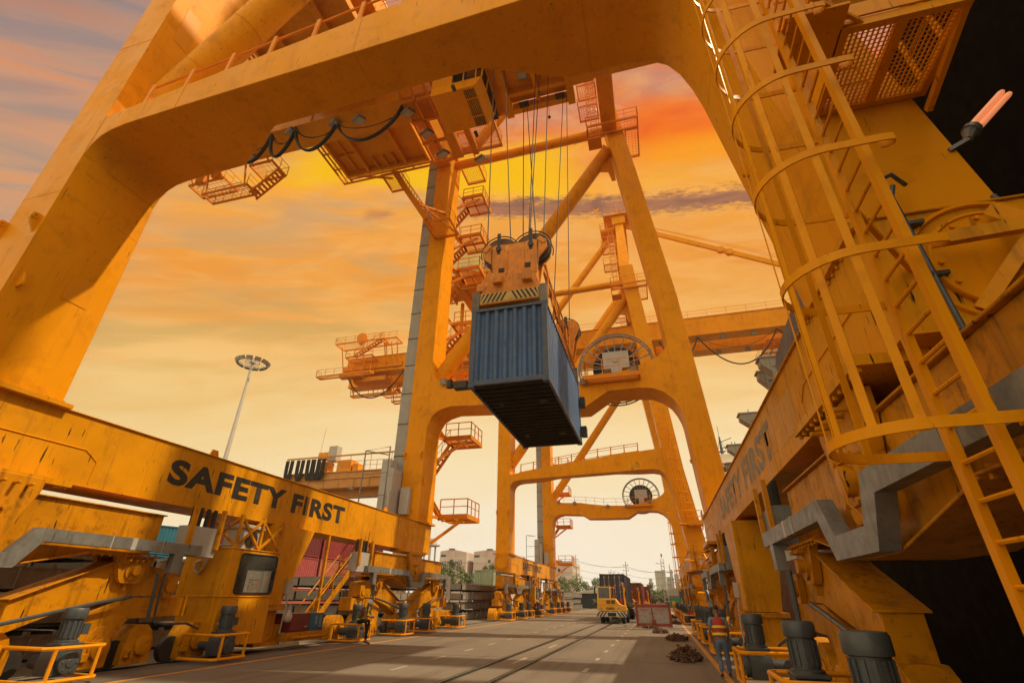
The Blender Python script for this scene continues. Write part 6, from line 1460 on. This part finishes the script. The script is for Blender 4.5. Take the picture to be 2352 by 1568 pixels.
# ================================================================ the ships on the sea side
HULL = material('near_black_hull', (.003, .003, .0035), .85, var=.3, spec=.08)  # one even near-black tone over the whole tall hull
root = thing('cargo_ship', 'black ship hull towering behind the caged ladder of the nearest crane', 'ship', (12, 0, -2.5)); m = MB()
m.prism([(-45, -3), (30.6, -3), (30.2, 4.8), (16.2, 4.8), (15.4, 17.5), (-45, 17.5)], 'x', 9.0, 20.0); m.build('hull', HULL, root); m = MB(); m.prism([(30.62, -3), (62, -3), (62, 4.4), (30.24, 4.4)], 'x', 9.0, 20.0); m.build('low_hull', material('maroon_hull_paint', (.055, .010, .010), .6, var=.3, dirt_amt=.6), root)
SW = material('ship_white', (.66, .62, .52), .5, var=.05); SG = material('ship_post_grey', (.26, .25, .22), .6, var=.15, rust=.5, streak=.4)
root = thing('cargo_ship', 'white ship superstructure and grey vent posts showing above the sill beam with faded lettering', 'ship', (22, 100, -2.5)); m = MB()
m.box(12, 30, 66, 150, -3, 7.5); m.build('hull', material('pale_blue_hull', (.22, .26, .30), .6, var=.15), root); m = MB(); m.box(13.4, 30, 110, 126, 7.51, 27.2); m.box(12.6, 31, 109.5, 127, 27.21, 27.6); m.box(14.6, 29, 111, 124, 27.61, 29.6); m.box(12.4, 31, 109.6, 112, 22.0, 22.4); m.build('superstructure', SW, root, bevel=.1); m = MB()
for k in range(9): m.box(13.9 + k * 1.7, 15.2 + k * 1.7, 109.96, 109.99, 25.6, 26.6); m.box(13.9 + k * 1.7, 15.0 + k * 1.7, 109.96, 109.99, 20.2, 21.1)
m.build('window', GLASS, root); m = MB(); m.tube([(16.4, 112, 29.6), (16.4, 112, 33.6)], [.35, .16], 8); m.tube([(16.4, 112, 33.6), (16.4, 112, 36)], .05, 5); m.tube([(14, 112, 29.6), (19.5, 112, 29.75)], .12, 6); m.tube([(16.4, 112, 31.0), (18.6, 112, 31.6), (18.7, 112, 32.3)], .09, 5); m.tube([(16.4, 112, 32.4), (18.8, 112, 33.2)], .08, 5); m.tube([(15.5, 112, 29.7), (16.3, 112, 33)], .04, 4); m.tube([(17.6, 112, 29.7), (16.5, 112, 33)], .04, 4); m.box(15.8, 17.1, 111.7, 112.3, 30.2, 30.4); m.build('radar_mast', material('mast_blue_grey', (.05, .07, .09), .5), root)
for (x, y, z, s) in ((12.3, 43.5, 21.2, 1.0), (12.3, 46.0, 20.9, .8), (12.4, 57.0, 20.6, 1.15), (12.4, 69.0, 20.3, 1.15), (12.2, 72.0, 18.6, 1.1)):
    m = MB(); w = .75 * s; m.box(x - .4, x + w * .9, y, y + w * 1.4, -1, z - 1.0); m.prism([(x - .4, z - 1.6), (x - .4 - .9 * s, z - .7), (x - .4 - .9 * s, z - .15), (x + w, z - .15), (x + w, z - 1.01), (x - .39, z - 1.0)], 'y', y - .1, y + w * 1.5); m.box(x - .5 - .95 * s, x + w + .1, y - .2, y + w * 1.6, z - .149, z); m.tube([(x - .5, y - .1, z - 6), (x - .5, y - .1, z + .3)], .06, 5); m.build('vent_post', SG, root, bevel=.02)

# ================================================================ the crane seen far off behind the left leg
root = thing('yard_crane', 'yellow yard crane girder with hanging black cable loops, beyond the sill beam lettered in black', 'yard crane', (-52, 75, 0)); YC = material('yard_crane_yellow', (.52, .235, .045), .5, var=.15, dirt=(.22, .09, .03), dirt_amt=.5, streak=.5, vscale=.5)
m = MB(); m.box(-62.5, -38, 75.0, 76.4, 18.6, 21.2); m.box(-62.6, -37.9, 74.8, 76.5, 21.21, 21.4); m.box(-62.6, -37.9, 74.8, 76.5, 20.1, 20.3); m.box(-58.5, -38, 77.5, 79, 17.4, 20.4); [m.box(x, x + .1, 74.9, 76.45, 18.65, 20.08) for x in range(-61, -38, 3)]; m.build('girder', YC, root)
m = MB(); m.box(-60, -59, 75, 79, 0, 18.58); m.box(-40, -39, 75, 79, 0, 17.38); m.build('leg', YC, root)
m = MB(); handrail(m, [(-56, 74.7, 21.4), (-38, 74.7, 21.4)], step=2.4, r=.05, h=1.6); m.beam((-63.2, 74.6, 24.0), (-39, 74.6, 24.2), .2, .25); [m.tube([(x, 74.7, 21.4), (x, 74.6, 24)], .05, 4) for x in range(-62, -39, 4)]; m.build('handrail', YC, root)
m = MB(); m.box(-56.5, -54.8, 75.2, 77, 21.4, 23.4); m.box(-53, -50.2, 75.2, 77.6, 21.4, 23.5); m.box(-57.5, -54, 75.5, 77, 24.0, 25.2); m.box(-50, -48.8, 75.4, 77, 21.4, 22.8); m.build('trolley', YELLOW, root, bevel=.05); m = MB(); m.box(-55.3, -53.6, 75.3, 76.8, 23.5, 26.2); m.tube([(-57.2, 75.6, 25.2), (-57.0, 75.6, 29.8)], .05, 4); m.build('cabinet', GREYBOX, root)
m = MB()
for x in (-62.6, -60.3, -58.2, -57.0, -56.0):
    for q in (0, .25, .5): m.tube([(x + q - .5 * math.cos(math.pi * k / 12) , 74.4, 23.7 - 3.6 * math.sin(math.pi * k / 12) ** .6) for k in range(13)], .13, 5)
m.build('cable_loop', BLACK, root)
m = MB(); m.lathe([(.1, 0), (.5, -.5), (.45, -.6)], (-49.0, 74.6, 18.6), 'z', 12); m.build('hanging_lamp', LAMPGREY, root)

# ================================================================ odds and ends
m = MB(); c0 = Vector((-14.52, 19.15, 0)); m.lathe([(.02, 1.62), (.045, 1.50), (.03, 1.44), (.10, 1.34), (.155, 1.22), (.165, 1.12), (.14, 1.03), (.07, .98)], (c0.x, c0.y, 0), 'z', 14)
for i, p in enumerate(m.v): m.v[i] = (p[0] + rnd.uniform(-.012, .012), p[1] + rnd.uniform(-.012, .012), p[2])
tag(m.build('plastic_bag', material('translucent_bag', (.46, .38, .33), .35, var=.25, vscale=6)), 'pale plastic bag hanging on the pillar foot beside the red box', 'bag')
m = MB(); m.sphere((-14.35, 15.52, 1.05), .11, 8, 6)
for i, p in enumerate(m.v): m.v[i] = (p[0] + rnd.uniform(-.025, .025), p[1] + rnd.uniform(-.025, .025), p[2] + rnd.uniform(-.02, .02))
tag(m.build('crumpled_bag', MATS['translucent_bag']), 'crumpled pale plastic stuck on the motor before the control cabin', 'bag')
m = MB(); bx_, by_ = -1.4, 55.0 + .09
for k in range(26): x = -1.75 + rnd.random() * 1.1; z = 15.15 + rnd.random() * .75; s = rnd.uniform(.06, .17); m.add([(x, 6.49, z), (x + s, 6.49, z + .02), (x + s * .8, 6.49, z + s * 1.5), (x - .02, 6.49, z + s)], [(0, 1, 2, 3)])
o = m.build('paint_patch', material('bright_yellow_patch', (.78, .42, .01), .5), crane, smooth=False); o.parent = crane2
m = MB(); m.box(4.0, 4.9, 6.03, 6.04, 5.2, 5.9) ; o = m.build('notice_plate', material('pale_plate', (.62, .52, .46), .5, var=.05), crane); o.parent = crane2

# ================================================================ hazy air
m = MB(); m.box(-330, 330, -60, 700, -6, 75)
hz = bpy.data.materials.new('haze_air'); hz.use_nodes = True; t = NT(hz.node_tree); t.n.clear()
pv = t.add('ShaderNodeVolumePrincipled', inp={'Color': (1, .93, .82, 1), 'Density': .00028, 'Anisotropy': .2})
t.add('ShaderNodeOutputMaterial', inp={'Volume': pv.outputs[0]})
tag(m.build('haze', hz, smooth=False), kind='stuff')
